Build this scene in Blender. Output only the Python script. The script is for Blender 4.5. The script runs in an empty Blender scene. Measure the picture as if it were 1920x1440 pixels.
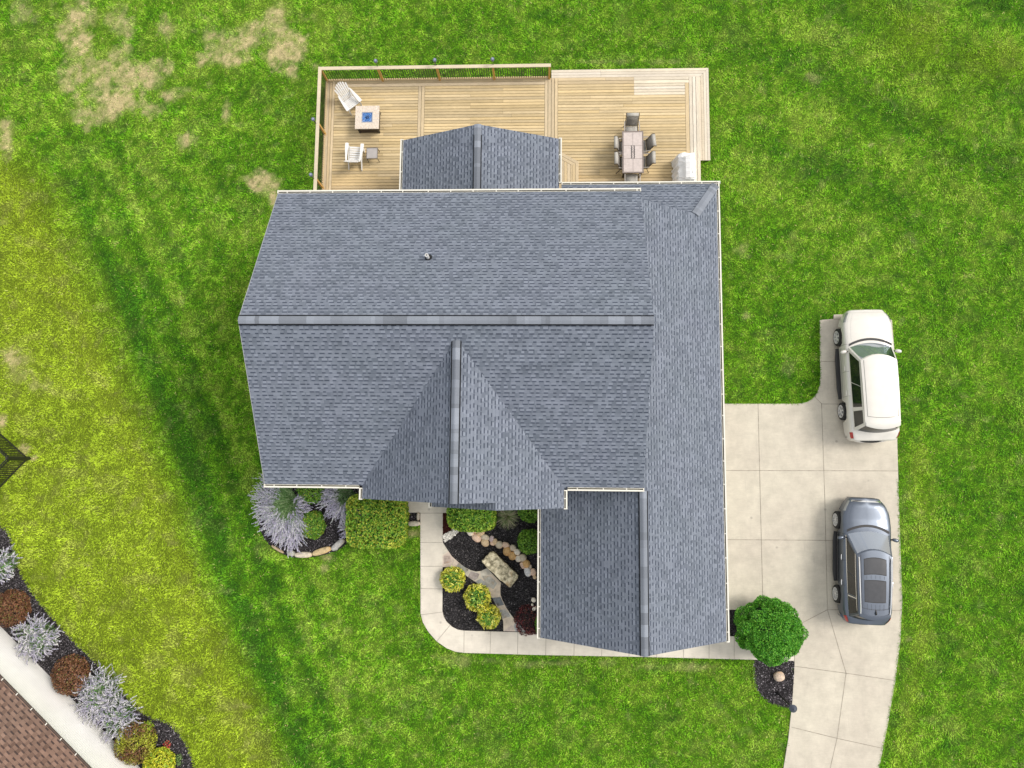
import bpy, math, random
import numpy as np
from mathutils import Vector, Matrix

random.seed(7)
RNG = np.random.default_rng(11)
scene = bpy.context.scene
COL = scene.collection

# ------------------------------------------------------------------ camera
F_PX, CXP, CYP, CAM_H = 1354.455, 960.0, 720.0, 32.0
R_WC = np.array([[0.9990714, 0.0094119, -0.0420445],
                 [-0.0047798, 0.9940366, 0.1089419],
                 [0.0428191, -0.1086398, 0.9931586]])        # world -> camera
cam_data = bpy.data.cameras.new('Camera')
cam_data.sensor_fit = 'HORIZONTAL'
cam_data.sensor_width = 36.0
cam_data.lens = 36.0 * F_PX / 1920.0
cam_data.clip_end = 3000.0
cam = bpy.data.objects.new('Camera', cam_data)
COL.objects.link(cam)
m3 = Matrix([[float(R_WC[j][i]) for j in range(3)] for i in range(3)])
cam.matrix_world = Matrix.Translation((0, 0, CAM_H)) @ m3.to_4x4()
scene.camera = cam

# ------------------------------------------------------------------ world, sun, exposure
SUN_EL, SUN_AZ = math.radians(47), math.radians(74)     # azimuth clockwise from +Y (north): high in the east-south-east
world = bpy.data.worlds.new('World')
scene.world = world
world.use_nodes = True
wn = world.node_tree
wn.nodes.clear()
w_out = wn.nodes.new('ShaderNodeOutputWorld')
w_bg = wn.nodes.new('ShaderNodeBackground')
w_sky = wn.nodes.new('ShaderNodeTexSky')
w_sky.sky_type = 'NISHITA'
w_sky.sun_disc = False
w_sky.sun_elevation = SUN_EL
w_sky.sun_rotation = SUN_AZ
w_sky.air_density = 1.0
w_sky.dust_density = 5.0
w_sky.ozone_density = 1.0
w_bg.inputs['Strength'].default_value = 0.102
w_tc = wn.nodes.new('ShaderNodeTexCoord')
w_nz = wn.nodes.new('ShaderNodeTexNoise')
w_nz.inputs['Scale'].default_value = 2.2
w_nz.inputs['Detail'].default_value = 7.0
w_nz.inputs['Roughness'].default_value = 0.58
wn.links.new(w_tc.outputs['Generated'], w_nz.inputs['Vector'])
w_mr = wn.nodes.new('ShaderNodeMapRange')
w_mr.inputs[1].default_value, w_mr.inputs[2].default_value = 0.36, 0.60
w_mr.inputs[3].default_value, w_mr.inputs[4].default_value = 0.25, 1.0
wn.links.new(w_nz.outputs['Fac'], w_mr.inputs[0])
w_mx = wn.nodes.new('ShaderNodeMix')
w_mx.data_type = 'RGBA'
w_mx.inputs[7].default_value = (6.6, 6.5, 6.3, 1)          # bright broken cloud over the blue
wn.links.new(w_mr.outputs[0], w_mx.inputs[0])
wn.links.new(w_sky.outputs['Color'], w_mx.inputs[6])
wn.links.new(w_mx.outputs[2], w_bg.inputs['Color'])
wn.links.new(w_bg.outputs['Background'], w_out.inputs['Surface'])

sun_data = bpy.data.lights.new('Sun', 'SUN')
sun_data.energy = 1.5
sun_data.angle = math.radians(22)
sun_data.color = (1.0, 0.955, 0.89)
sun = bpy.data.objects.new('Sun', sun_data)
COL.objects.link(sun)
sdir = Vector((math.sin(SUN_AZ) * math.cos(SUN_EL), math.cos(SUN_AZ) * math.cos(SUN_EL), math.sin(SUN_EL)))
sun.rotation_euler = (-sdir).to_track_quat('-Z', 'Y').to_euler()

scene.view_settings.view_transform = 'Standard'
scene.view_settings.look = 'None'
scene.view_settings.exposure = 0.72
scene.view_settings.gamma = 1.0

# ------------------------------------------------------------------ measuring helpers
def P(px, py, z=0.0):
    d = R_WC.T @ np.array([(px - CXP) / F_PX, -(py - CYP) / F_PX, -1.0])
    t = (z - CAM_H) / d[2]
    return (float(t * d[0]), float(t * d[1]), float(z))

def XY(px, py, z=0.0):
    return P(px, py, z)[:2]

def P_on(px, py, f):
    z = 5.0
    for _ in range(12):
        p = P(px, py, z)
        z = f(p[0], p[1])
    return P(px, py, z)

def to_px(x, y, z=0.0):
    c0 = R_WC[0, 0] * x + R_WC[0, 1] * y + R_WC[0, 2] * (z - CAM_H)
    c1 = R_WC[1, 0] * x + R_WC[1, 1] * y + R_WC[1, 2] * (z - CAM_H)
    c2 = R_WC[2, 0] * x + R_WC[2, 1] * y + R_WC[2, 2] * (z - CAM_H)
    return CXP + F_PX * c0 / -c2, CYP - F_PX * c1 / -c2

def catmull(pts, n=8, closed=False):
    out = []
    m = len(pts)
    rng = range(m if closed else m - 1)
    for i in rng:
        if closed:
            p0, p1, p2, p3 = pts[(i - 1) % m], pts[i], pts[(i + 1) % m], pts[(i + 2) % m]
        else:
            p0, p1, p2, p3 = pts[max(i - 1, 0)], pts[i], pts[i + 1], pts[min(i + 2, m - 1)]
        for k in range(n):
            t = k / n
            out.append(tuple(0.5 * (2 * b + (c - a) * t + (2 * a - 5 * b + 4 * c - d) * t * t + (3 * b - a - 3 * c + d) * t ** 3)
                             for a, b, c, d in zip(p0, p1, p2, p3)))
    if not closed:
        out.append(tuple(pts[-1]))
    return out

def vnoise(x, y, seed=0):
    r = np.random.default_rng(seed).random((256, 256))
    xi = np.floor(x).astype(int)
    yi = np.floor(y).astype(int)
    fx = x - xi
    fy = y - yi
    fx = fx * fx * (3 - 2 * fx)
    fy = fy * fy * (3 - 2 * fy)
    a = r[xi & 255, yi & 255]
    b = r[(xi + 1) & 255, yi & 255]
    c = r[xi & 255, (yi + 1) & 255]
    d = r[(xi + 1) & 255, (yi + 1) & 255]
    return (a * (1 - fx) + b * fx) * (1 - fy) + (c * (1 - fx) + d * fx) * fy

def fbm(x, y, s, seed=0, oct=3):
    t = 0
    amp = 1
    tot = 0
    for k in range(oct):
        t = t + amp * vnoise(x * s * 2 ** k + 17.3 * k, y * s * 2 ** k + 9.1 * k, seed + k)
        tot += amp
        amp *= 0.55
    return t / tot

def pip(x, y, poly):
    inside = np.zeros(x.shape, bool)
    n = len(poly)
    j = n - 1
    for i in range(n):
        xi, yi = poly[i][0], poly[i][1]
        xj, yj = poly[j][0], poly[j][1]
        if yi != yj:
            c = ((yi > y) != (yj > y)) & (x < (xj - xi) * (y - yi) / (yj - yi) + xi)
            inside ^= c
        j = i
    return inside

# ------------------------------------------------------------------ material helpers
class G:
    def __init__(self, name):
        self.m = bpy.data.materials.new(name)
        self.m.use_nodes = True
        self.t = self.m.node_tree
        self.b = self.t.nodes['Principled BSDF']

    def node(self, typ, **kw):
        n = self.t.nodes.new(typ)
        for k, v in kw.items():
            setattr(n, k, v)
        return n

    def put(self, sock, v):
        if hasattr(v, 'is_linked') or isinstance(v, bpy.types.NodeSocket):
            self.t.links.new(v, sock)
        else:
            if isinstance(v, (tuple, list)) and len(v) == 3 and len(sock.default_value) == 4:
                v = (*v, 1.0)
            sock.default_value = v

    def math(self, op, a, b=0.0, c=None):
        n = self.node('ShaderNodeMath', operation=op)
        self.put(n.inputs[0], a)
        self.put(n.inputs[1], b)
        if c is not None:
            self.put(n.inputs[2], c)
        return n.outputs[0]

    def mix(self, f, a, b, mode='MIX'):
        n = self.node('ShaderNodeMix', data_type='RGBA', blend_type=mode)
        self.put(n.inputs[0], f)
        self.put(n.inputs[6], a)
        self.put(n.inputs[7], b)
        return n.outputs[2]

    def noise(self, vec, scale, detail=3.0, rough=0.55):
        n = self.node('ShaderNodeTexNoise')
        if vec is not None:
            self.t.links.new(vec, n.inputs['Vector'])
        n.inputs['Scale'].default_value = scale
        n.inputs['Detail'].default_value = detail
        n.inputs['Roughness'].default_value = rough
        return n.outputs['Fac']

    def ramp(self, f, lo, hi, a=0.0, b=1.0):
        n = self.node('ShaderNodeMapRange')
        self.put(n.inputs[0], f)
        n.inputs[1].default_value = lo
        n.inputs[2].default_value = hi
        n.inputs[3].default_value = a
        n.inputs[4].default_value = b
        return n.outputs[0]

    def pos(self):
        return self.node('ShaderNodeNewGeometry').outputs['Position']

    def objco(self):
        return self.node('ShaderNodeTexCoord').outputs['Object']

    def scaled(self, vec, s):
        n = self.node('ShaderNodeVectorMath', operation='MULTIPLY')
        self.t.links.new(vec, n.inputs[0])
        n.inputs[1].default_value = s
        return n.outputs[0]

    def attr(self, name='col'):
        return self.node('ShaderNodeAttribute', attribute_name=name).outputs['Color']

    def bump(self, h, dist=0.01, strength=0.5):
        n = self.node('ShaderNodeBump')
        n.inputs['Distance'].default_value = dist
        n.inputs['Strength'].default_value = strength
        self.t.links.new(h, n.inputs['Height'])
        self.t.links.new(n.outputs['Normal'], self.b.inputs['Normal'])

    def fin(self, col=None, rough=0.6, metal=0.0, spec=0.5, coat=0.0):
        if col is not None:
            self.put(self.b.inputs['Base Color'], col)
        self.put(self.b.inputs['Roughness'], rough)
        self.b.inputs['Metallic'].default_value = metal
        self.b.inputs['Specular IOR Level'].default_value = spec
        self.b.inputs['Coat Weight'].default_value = coat
        self.b.inputs['Coat Roughness'].default_value = 0.05
        return self.m

def plain(name, c, rough=0.5, metal=0.0, spec=0.5, var=0.12, scale=6.0, coat=0.0):
    g = G(name)
    f = g.noise(g.objco(), scale, 4.0)
    k = g.ramp(f, 0.25, 0.75, 1.0 - var, 1.0 + var)
    col = g.mix(1.0, c, g.node('ShaderNodeCombineColor').outputs[0], 'MULTIPLY')
    mixn = col.node
    cc = g.t.nodes.new('ShaderNodeCombineColor')
    for i in range(3):
        g.t.links.new(k, cc.inputs[i])
    g.t.links.new(cc.outputs[0], mixn.inputs[7])
    return g.fin(col, rough, metal, spec, coat)

def gray(g, f):
    cc = g.t.nodes.new('ShaderNodeCombineColor')
    for i in range(3):
        g.t.links.new(f, cc.inputs[i])
    return cc.outputs[0]

def attr_mat(name, rough=0.7, var=0.2, scale=20.0, spec=0.3, stretch=None, bump=None):
    g = G(name)
    v = g.objco()
    if stretch:
        v = g.scaled(v, stretch)
    f = g.noise(v, scale, 4.0)
    col = g.mix(1.0, g.attr(), gray(g, g.ramp(f, 0.25, 0.75, 1 - var, 1 + var)), 'MULTIPLY')
    if bump:
        g.bump(f, bump, 0.6)
    return g.fin(col, rough, 0, spec)

# ------------------------------------------------------------------ mesh builder
class MB:
    def __init__(self):
        self.v, self.f, self.uv, self.c, self.mi = [], [], [], [], []

    def face(self, pts, col=None, uv=None, mi=0):
        b = len(self.v)
        self.v += [tuple(p) for p in pts]
        self.f.append(tuple(range(b, b + len(pts))))
        self.uv.append(uv)
        self.c.append(col)
        self.mi.append(mi)

    def grid(self, rows, col=None, mi=0, close_u=False):
        b = len(self.v)
        n = len(rows[0])
        for r in rows:
            self.v += [tuple(p) for p in r]
        for i in range(len(rows) - 1):
            for j in range(n if close_u else n - 1):
                k = (j + 1) % n
                self.f.append((b + i * n + j, b + i * n + k, b + (i + 1) * n + k, b + (i + 1) * n + j))
                self.uv.append(None)
                self.c.append(col)
                self.mi.append(mi)

    def box(self, c, s, rot=None, col=None, mi=0):
        hx, hy, hz = s[0] / 2, s[1] / 2, s[2] / 2
        pts = [(-hx, -hy, -hz), (hx, -hy, -hz), (hx, hy, -hz), (-hx, hy, -hz), (-hx, -hy, hz), (hx, -hy, hz), (hx, hy, hz), (-hx, hy, hz)]
        if rot is not None:
            if isinstance(rot, (int, float)):
                rot = Matrix.Rotation(rot, 3, 'Z')
            pts = [tuple(rot @ Vector(p)) for p in pts]
        b = len(self.v)
        self.v += [(p[0] + c[0], p[1] + c[1], p[2] + c[2]) for p in pts]
        for q in ((0, 3, 2, 1), (4, 5, 6, 7), (0, 1, 5, 4), (1, 2, 6, 5), (2, 3, 7, 6), (3, 0, 4, 7)):
            self.f.append(tuple(b + i for i in q))
            self.uv.append(None)
            self.c.append(col)
            self.mi.append(mi)

    def prism(self, poly, z0, z1, col=None, mi=0, bottom=True):
        a = sum(poly[i][0] * poly[(i + 1) % len(poly)][1] - poly[(i + 1) % len(poly)][0] * poly[i][1] for i in range(len(poly)))
        if a < 0:
            poly = poly[::-1]
        n = len(poly)
        b = len(self.v)
        self.v += [(p[0], p[1], z0) for p in poly] + [(p[0], p[1], z1) for p in poly]
        fs = [tuple(range(b + n, b + 2 * n))]
        if bottom:
            fs.append(tuple(range(b + n - 1, b - 1, -1)))
        for i in range(n):
            k = (i + 1) % n
            fs.append((b + i, b + k, b + n + k, b + n + i))
        for f in fs:
            self.f.append(f)
            self.uv.append(None)
            self.c.append(col)
            self.mi.append(mi)

    def extrude(self, pts, vec, col=None, mi=0):
        """closed solid: planar polygon pts swept along vec"""
        n = len(pts)
        b = len(self.v)
        q = [tuple(Vector(p) + Vector(vec)) for p in pts]
        self.v += [tuple(p) for p in pts] + q
        fs = [tuple(range(b + n - 1, b - 1, -1)), tuple(range(b + n, b + 2 * n))]
        for i in range(n):
            k = (i + 1) % n
            fs.append((b + i, b + k, b + n + k, b + n + i))
        for f in fs:
            self.f.append(f)
            self.uv.append(None)
            self.c.append(col)
            self.mi.append(mi)

    def tube(self, pts, r, n=8, col=None, mi=0, cap=True):
        pts = [Vector(p) for p in pts]
        rs = r if isinstance(r, (list, tuple)) else [r] * len(pts)
        rows = []
        for i, p in enumerate(pts):
            d = (pts[min(i + 1, len(pts) - 1)] - pts[max(i - 1, 0)]).normalized()
            a = Vector((0, 0, 1)) if abs(d.z) < 0.9 else Vector((1, 0, 0))
            u = d.cross(a).normalized()
            w = d.cross(u).normalized()
            rows.append([tuple(p + (u * math.cos(2 * math.pi * k / n) + w * math.sin(2 * math.pi * k / n)) * rs[i]) for k in range(n)])
        self.grid(rows, col, mi, True)
        if cap:
            self.face(rows[0][::-1], col, None, mi)
            self.face(rows[-1], col, None, mi)

    def lathe(self, prof, c=(0, 0, 0), n=20, axis='z', col=None, mi=0):
        rows = []
        for r, h in prof:
            ring = []
            for k in range(n):
                a = 2 * math.pi * k / n
                if axis == 'z':
                    ring.append((c[0] + r * math.cos(a), c[1] + r * math.sin(a), c[2] + h))
                else:
                    ring.append((c[0] + h, c[1] + r * math.cos(a), c[2] + r * math.sin(a)))
            rows.append(ring)
        self.grid(rows, col, mi, True)

    def ellipsoid(self, c, s, n=10, m=7, rot=None, col=None, jitter=0.0, p=2.0):
        rows = []
        for i in range(m + 1):
            th = math.pi * i / m
            ring = []
            for k in range(n):
                a = 2 * math.pi * k / n
                d = Vector((math.sin(th) * math.cos(a), math.sin(th) * math.sin(a), -math.cos(th)))
                q = (abs(d.x) ** p + abs(d.y) ** p + abs(d.z) ** p) ** (-1 / p)
                d = d * q * (1 + (random.uniform(-jitter, jitter) if 0 < i < m else 0))
                d = Vector((d.x * s[0], d.y * s[1], d.z * s[2]))
                if rot is not None:
                    d = rot @ d
                ring.append((c[0] + d.x, c[1] + d.y, c[2] + d.z))
            rows.append(ring)
        self.grid(rows, col, 0, True)

    def build(self, name, mats, parent=None, smooth=False, bevel=0.0, loc=None, rotz=0.0):
        me = bpy.data.meshes.new(name)
        me.from_pydata(self.v, [], self.f)
        if not isinstance(mats, (list, tuple)):
            mats = [mats]
        for m in mats:
            me.materials.append(m)
        if len(mats) > 1:
            me.polygons.foreach_set('material_index', self.mi)
        if any(u is not None for u in self.uv):
            lay = me.uv_layers.new(name='UVMap')
            k = 0
            for f, u in zip(self.f, self.uv):
                for i in range(len(f)):
                    lay.data[k].uv = u[i] if u is not None else (0, 0)
                    k += 1
        if any(c is not None for c in self.c):
            a = me.attributes.new('col', 'FLOAT_COLOR', 'FACE')
            arr = np.array([(*(c if c is not None else (0.5, 0.5, 0.5)), 1.0) for c in self.c], dtype=np.float32)
            a.data.foreach_set('color', arr.ravel())
        if smooth:
            me.polygons.foreach_set('use_smooth', [True] * len(me.polygons))
            if smooth != 'all':
                try:
                    me.set_sharp_from_angle(angle=math.radians(38))
                except Exception:
                    pass
        me.update()
        o = bpy.data.objects.new(name, me)
        COL.objects.link(o)
        if parent is not None:
            o.parent = parent
        if loc is not None:
            o.location = loc
        o.rotation_euler.z = rotz
        if bevel:
            md = o.modifiers.new('bevel', 'BEVEL')
            md.width = bevel
            md.segments = 2
            md.limit_method = 'ANGLE'
        return o

def np_mesh(name, V, Fc, cols, mat, parent=None, loc=None, dom='FACE'):
    """V (n,3); Fc (m,k) ; cols (m,3) per face"""
    me = bpy.data.meshes.new(name)
    m, k = Fc.shape
    me.vertices.add(len(V))
    me.vertices.foreach_set('co', V.astype(np.float32).ravel())
    me.loops.add(m * k)
    me.loops.foreach_set('vertex_index', Fc.astype(np.int32).ravel())
    me.polygons.add(m)
    me.polygons.foreach_set('loop_start', np.arange(0, m * k, k, dtype=np.int32))
    me.polygons.foreach_set('loop_total', np.full(m, k, dtype=np.int32))
    me.materials.append(mat)
    a = me.attributes.new('col', 'FLOAT_COLOR', dom)
    a.data.foreach_set('color', np.concatenate([cols, np.ones((len(cols), 1))], 1).astype(np.float32).ravel())
    me.update(calc_edges=True)
    o = bpy.data.objects.new(name, me)
    COL.objects.link(o)
    if parent is not None:
        o.parent = parent
    if loc is not None:
        o.location = loc
    return o

def tag(o, label, cat, group=None, kind=None):
    if label:
        o['label'] = label
    if cat:
        o['category'] = cat
    if group:
        o['group'] = group
    if kind:
        o['kind'] = kind
    return o

def thing(name, loc, label, cat, group=None, rotz=0.0):
    o = bpy.data.objects.new(name, None)
    o.empty_display_size = 0.3
    COL.objects.link(o)
    o.location = loc
    o.rotation_euler.z = rotz
    return tag(o, label, cat, group)

def kids(o):
    return [c for c in bpy.data.objects if c.parent == o]

def copy_tree(o, parent=None):
    c = o.copy()
    COL.objects.link(c)
    c.parent = parent
    for ch in kids(o):
        copy_tree(ch, c)
    return c

# ------------------------------------------------------------------ materials
def shingle_mat(name, c_dark, c_light, tint, basket=False):
    g = G(name)
    uv = g.node('ShaderNodeUVMap').outputs['UV']
    sp = g.node('ShaderNodeSeparateXYZ')
    g.t.links.new(uv, sp.inputs[0])
    u, v = sp.outputs[0], sp.outputs[1]
    expo = 0.143 if not basket else 0.17
    per = 0.275 if not basket else 0.34
    vv = g.math('DIVIDE', v, expo)
    row = g.math('FLOOR', vv)
    fv = g.math('FRACT', vv)
    w1 = g.node('ShaderNodeTexWhiteNoise', noise_dimensions='1D')
    g.t.links.new(row, w1.inputs['W'])
    off = g.math('MULTIPLY', w1.outputs['Value'], 37.7)
    if basket:
        off = g.math('ADD', g.math('MULTIPLY', row, 0.5), g.math('MULTIPLY', w1.outputs['Value'], 0.12))
    u2 = g.math('ADD', g.math('DIVIDE', u, per), off)
    cell = g.math('FLOOR', u2)
    fu = g.math('FRACT', u2)
    cv = g.node('ShaderNodeCombineXYZ')
    g.t.links.new(cell, cv.inputs[0])
    g.t.links.new(row, cv.inputs[1])
    w2 = g.node('ShaderNodeTexWhiteNoise', noise_dimensions='2D')
    g.t.links.new(cv.outputs[0], w2.inputs['Vector'])
    sc = g.node('ShaderNodeSeparateColor')
    g.t.links.new(w2.outputs['Color'], sc.inputs[0])
    r, gg, bb = sc.outputs
    wid = g.ramp(r, 0, 1, 0.36, 0.70) if not basket else g.ramp(r, 0, 1, 0.46, 0.58)
    st = g.math('MULTIPLY', g.math('SUBTRACT', 1.0, wid), gg) if not basket else g.ramp(gg, 0, 1, 0.0, 0.06)
    tab = g.math('MULTIPLY', g.math('GREATER_THAN', fu, st), g.math('LESS_THAN', fu, g.math('ADD', st, wid)))
    dash = g.math('MULTIPLY', tab, g.math('LESS_THAN', fv, 0.34))
    # tone of the lower layer changes in its own longer pieces
    cv3 = g.node('ShaderNodeCombineXYZ')
    g.t.links.new(g.math('FLOOR', g.math('MULTIPLY', u2, 0.63)), cv3.inputs[0])
    g.t.links.new(row, cv3.inputs[1])
    w3 = g.node('ShaderNodeTexWhiteNoise', noise_dimensions='2D')
    g.t.links.new(cv3.outputs[0], w3.inputs['Vector'])
    tone_low = g.ramp(w3.outputs['Value'], 0, 1, 0.05, 0.75)
    tone_tab = g.ramp(bb, 0, 1, 0.45, 1.0)
    mt = g.node('ShaderNodeMix', data_type='FLOAT')
    g.put(mt.inputs[0], tab)
    g.put(mt.inputs[2], tone_low)
    g.put(mt.inputs[3], tone_tab)
    tone = mt.outputs[0]
    base = g.mix(tone, c_dark, c_light)
    big = g.noise(uv, 0.55, 3.0)
    base = g.mix(g.ramp(big, 0.35, 0.68, 0.0, 0.55), base, g.mix(1.0, base, tint, 'MULTIPLY'))
    mid = g.noise(uv, 2.2, 3.0)
    base = g.mix(1.0, base, gray(g, g.ramp(mid, 0.3, 0.7, 0.91, 1.08)), 'MULTIPLY')
    edge = g.math('MULTIPLY', g.math('LESS_THAN', fv, 0.10), g.math('SUBTRACT', 1.0, tab))
    base = g.mix(edge, base, g.mix(1.0, base, (0.74, 0.74, 0.76), 'MULTIPLY'))
    base = g.mix(dash, base, g.mix(1.0, base, (0.30, 0.32, 0.37), 'MULTIPLY'))
    fine = g.noise(uv, 95.0, 2.0)
    base = g.mix(1.0, base, gray(g, g.ramp(fine, 0.3, 0.7, 0.80, 1.2)), 'MULTIPLY')
    h = g.math('ADD', g.math('MULTIPLY', tab, 0.6), g.math('SUBTRACT', 1.0, fv))
    g.bump(h, 0.006, 0.35)
    return g.fin(base, 0.92, 0, 0.25)

M = {}
M['shingle'] = shingle_mat('grey_shingle', (0.102, 0.121, 0.153), (0.202, 0.231, 0.280), (1.02, 0.985, 1.03))
M['brown_shingle'] = shingle_mat('brown_shingle', (0.105, 0.068, 0.052), (0.225, 0.150, 0.115), (1.05, 0.95, 0.92), True)
M['cap'] = attr_mat('ridge_shingle', 0.9, 0.16, 60.0, 0.25)
M['white_metal'] = plain('gutter_white', (0.66, 0.645, 0.575), 0.4, var=0.06)
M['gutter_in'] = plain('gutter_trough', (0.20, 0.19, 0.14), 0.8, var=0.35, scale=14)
M['trim'] = plain('trim_white', (0.72, 0.72, 0.70), 0.5, var=0.05)
M['black'] = plain('black_metal', (0.012, 0.012, 0.013), 0.42, var=0.2)
M['blackp'] = plain('black_plastic', (0.02, 0.02, 0.022), 0.6, var=0.2)

def siding(name, c, pitch=0.11):
    g = G(name)
    sp = g.node('ShaderNodeSeparateXYZ')
    g.t.links.new(g.pos(), sp.inputs[0])
    f = g.math('FRACT', g.math('DIVIDE', sp.outputs[2], pitch))
    line = g.ramp(f, 0.0, 0.10, 0.72, 1.0)
    n = g.ramp(g.noise(g.pos(), 1.3), 0.3, 0.7, 0.95, 1.03)
    col = g.mix(1.0, c, gray(g, g.math('MULTIPLY', line, n)), 'MULTIPLY')
    g.bump(g.math('SUBTRACT', 1.0, f), 0.012, 0.7)
    return g.fin(col, 0.5, 0, 0.4)
M['siding'] = siding('house_siding', (0.50, 0.50, 0.48))
M['white_siding'] = siding('white_siding', (0.90, 0.90, 0.88), 0.105)

def concrete(name, c, c2):
    g = G(name)
    p = g.pos()
    big = g.noise(p, 0.35, 4.0, 0.6)
    col = g.mix(g.ramp(big, 0.35, 0.65), c, c2)
    st = g.noise(p, 1.6, 6.0, 0.65)
    col = g.mix(1.0, col, gray(g, g.ramp(st, 0.28, 0.72, 0.82, 1.08)), 'MULTIPLY')
    brush = g.noise(g.scaled(p, (1.2, 26.0, 1.0)), 2.0, 3.0)
    col = g.mix(1.0, col, gray(g, g.ramp(brush, 0.3, 0.7, 0.95, 1.05)), 'MULTIPLY')
    tyre = g.noise(g.scaled(p, (6.0, 0.7, 1.0)), 1.0, 5.0, 0.7)
    col = g.mix(g.ramp(tyre, 0.58, 0.78, 0.0, 0.45), col, g.mix(1.0, col, (0.72, 0.72, 0.74), 'MULTIPLY'))
    spots = g.node('ShaderNodeTexVoronoi')
    g.t.links.new(p, spots.inputs['Vector'])
    spots.inputs['Scale'].default_value = 0.9
    col = g.mix(g.ramp(spots.outputs['Distance'], 0.03, 0.07, 0.45, 0.0), col, (0.16, 0.15, 0.14))
    fine = g.noise(p, 60.0, 2.0)
    col = g.mix(1.0, col, gray(g, g.ramp(fine, 0.3, 0.7, 0.93, 1.07)), 'MULTIPLY')
    g.bump(fine, 0.004, 0.3)
    return g.fin(col, 0.85, 0, 0.3)
M['concrete'] = concrete('driveway_concrete', (0.505, 0.463, 0.390), (0.555, 0.518, 0.430))
M['walk'] = concrete('walkway_concrete', (0.62, 0.575, 0.50), (0.66, 0.62, 0.535))
M['joint'] = plain('joint_dark', (0.28, 0.25, 0.205), 0.9, var=0.4, scale=4)
M['joint_lt'] = plain('joint_light', (0.36, 0.33, 0.28), 0.9, var=0.2, scale=4)
M['soil'] = plain('edge_soil', (0.030, 0.022, 0.016), 0.95, var=0.5, scale=9)

def grass_ground():
    g = G('lawn_ground')
    p = g.pos()
    f = g.noise(p, 9.0, 6.0, 0.7)
    f2 = g.noise(p, 34.0, 4.0, 0.7)
    k = g.math('MULTIPLY', g.ramp(f, 0.28, 0.72, 0.62, 1.35), g.ramp(f2, 0.28, 0.72, 0.55, 1.45))
    col = g.mix(1.0, g.attr(), gray(g, k), 'MULTIPLY')
    g.bump(f2, 0.03, 0.8)
    return g.fin(col, 0.9, 0, 0.15)
M['lawn'] = grass_ground()
M['blade'] = attr_mat('grass_blade', 0.75, 0.12, 3.0, 0.06)
M['leaf'] = attr_mat('leaf', 0.5, 0.15, 14.0, 0.30)
M['petal'] = attr_mat('petal', 0.7, 0.12, 14.0, 0.2)

def mulch_mat(name, a, b):
    g = G(name)
    p = g.pos()
    vo = g.node('ShaderNodeTexVoronoi')
    g.t.links.new(g.scaled(p, (1.0, 1.7, 1.0)), vo.inputs['Vector'])
    vo.inputs['Scale'].default_value = 26.0
    sc = g.node('ShaderNodeSeparateColor')
    g.t.links.new(vo.outputs['Color'], sc.inputs[0])
    col = g.mix(g.ramp(sc.outputs[0], 0.55, 1.0), a, b)
    n = g.noise(p, 2.0, 4.0)
    col = g.mix(1.0, col, gray(g, g.ramp(n, 0.3, 0.7, 0.7, 1.4)), 'MULTIPLY')
    g.bump(sc.outputs[1], 0.03, 0.9)
    return g.fin(col, 0.95, 0, 0.15)
M['mulch'] = mulch_mat('black_mulch', (0.018, 0.017, 0.018), (0.085, 0.080, 0.085))
M['mulch_red'] = mulch_mat('red_mulch', (0.040, 0.012, 0.010), (0.10, 0.030, 0.022))
M['chip'] = attr_mat('mulch_chip', 0.9, 0.3, 30.0, 0.15)

def stone_mat(name, rough=0.85, scale=7.0, var=0.4):
    g = G(name)
    o = g.objco()
    f = g.noise(o, scale, 6.0, 0.68)
    f2 = g.noise(o, scale * 5, 4.0, 0.6)
    col = g.mix(1.0, g.attr(), gray(g, g.ramp(f, 0.28, 0.72, 1 - var, 1 + var)), 'MULTIPLY')
    col = g.mix(g.ramp(g.noise(o, scale * 0.6, 4.0), 0.52, 0.66, 0.0, 0.5), col, g.mix(1.0, col, (1.05, 0.78, 0.52), 'MULTIPLY'))
    g.bump(g.math('ADD', f, g.math('MULTIPLY', f2, 0.3)), 0.03, 0.8)
    return g.fin(col, rough, 0, 0.25)
M['stone'] = stone_mat('field_stone')
M['granite'] = stone_mat('granite_top', 0.5, 22.0, 0.30)

def slab_mat():
    g = G('mottled_slab')
    o = g.objco()
    f = g.noise(o, 4.2, 6.0, 0.66)
    cr = g.node('ShaderNodeValToRGB')
    g.t.links.new(f, cr.inputs[0])
    e = cr.color_ramp.elements
    e[0].position, e[0].color = 0.36, (0.20, 0.17, 0.11, 1)
    e[1].position, e[1].color = 0.66, (0.80, 0.73, 0.54, 1)
    for ps, c in ((0.455, (0.34, 0.31, 0.21, 1)), (0.50, (0.52, 0.46, 0.31, 1)), (0.55, (0.68, 0.61, 0.43, 1))):
        x = e.new(ps)
        x.color = c
    rust = g.noise(o, 1.9, 4.0, 0.6)
    col = g.mix(g.ramp(rust, 0.54, 0.64, 0.0, 0.55), cr.outputs[0], (0.36, 0.20, 0.07))
    g.bump(f, 0.05, 0.9)
    return g.fin(col, 0.85, 0, 0.2)
M['slab'] = slab_mat()

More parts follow.
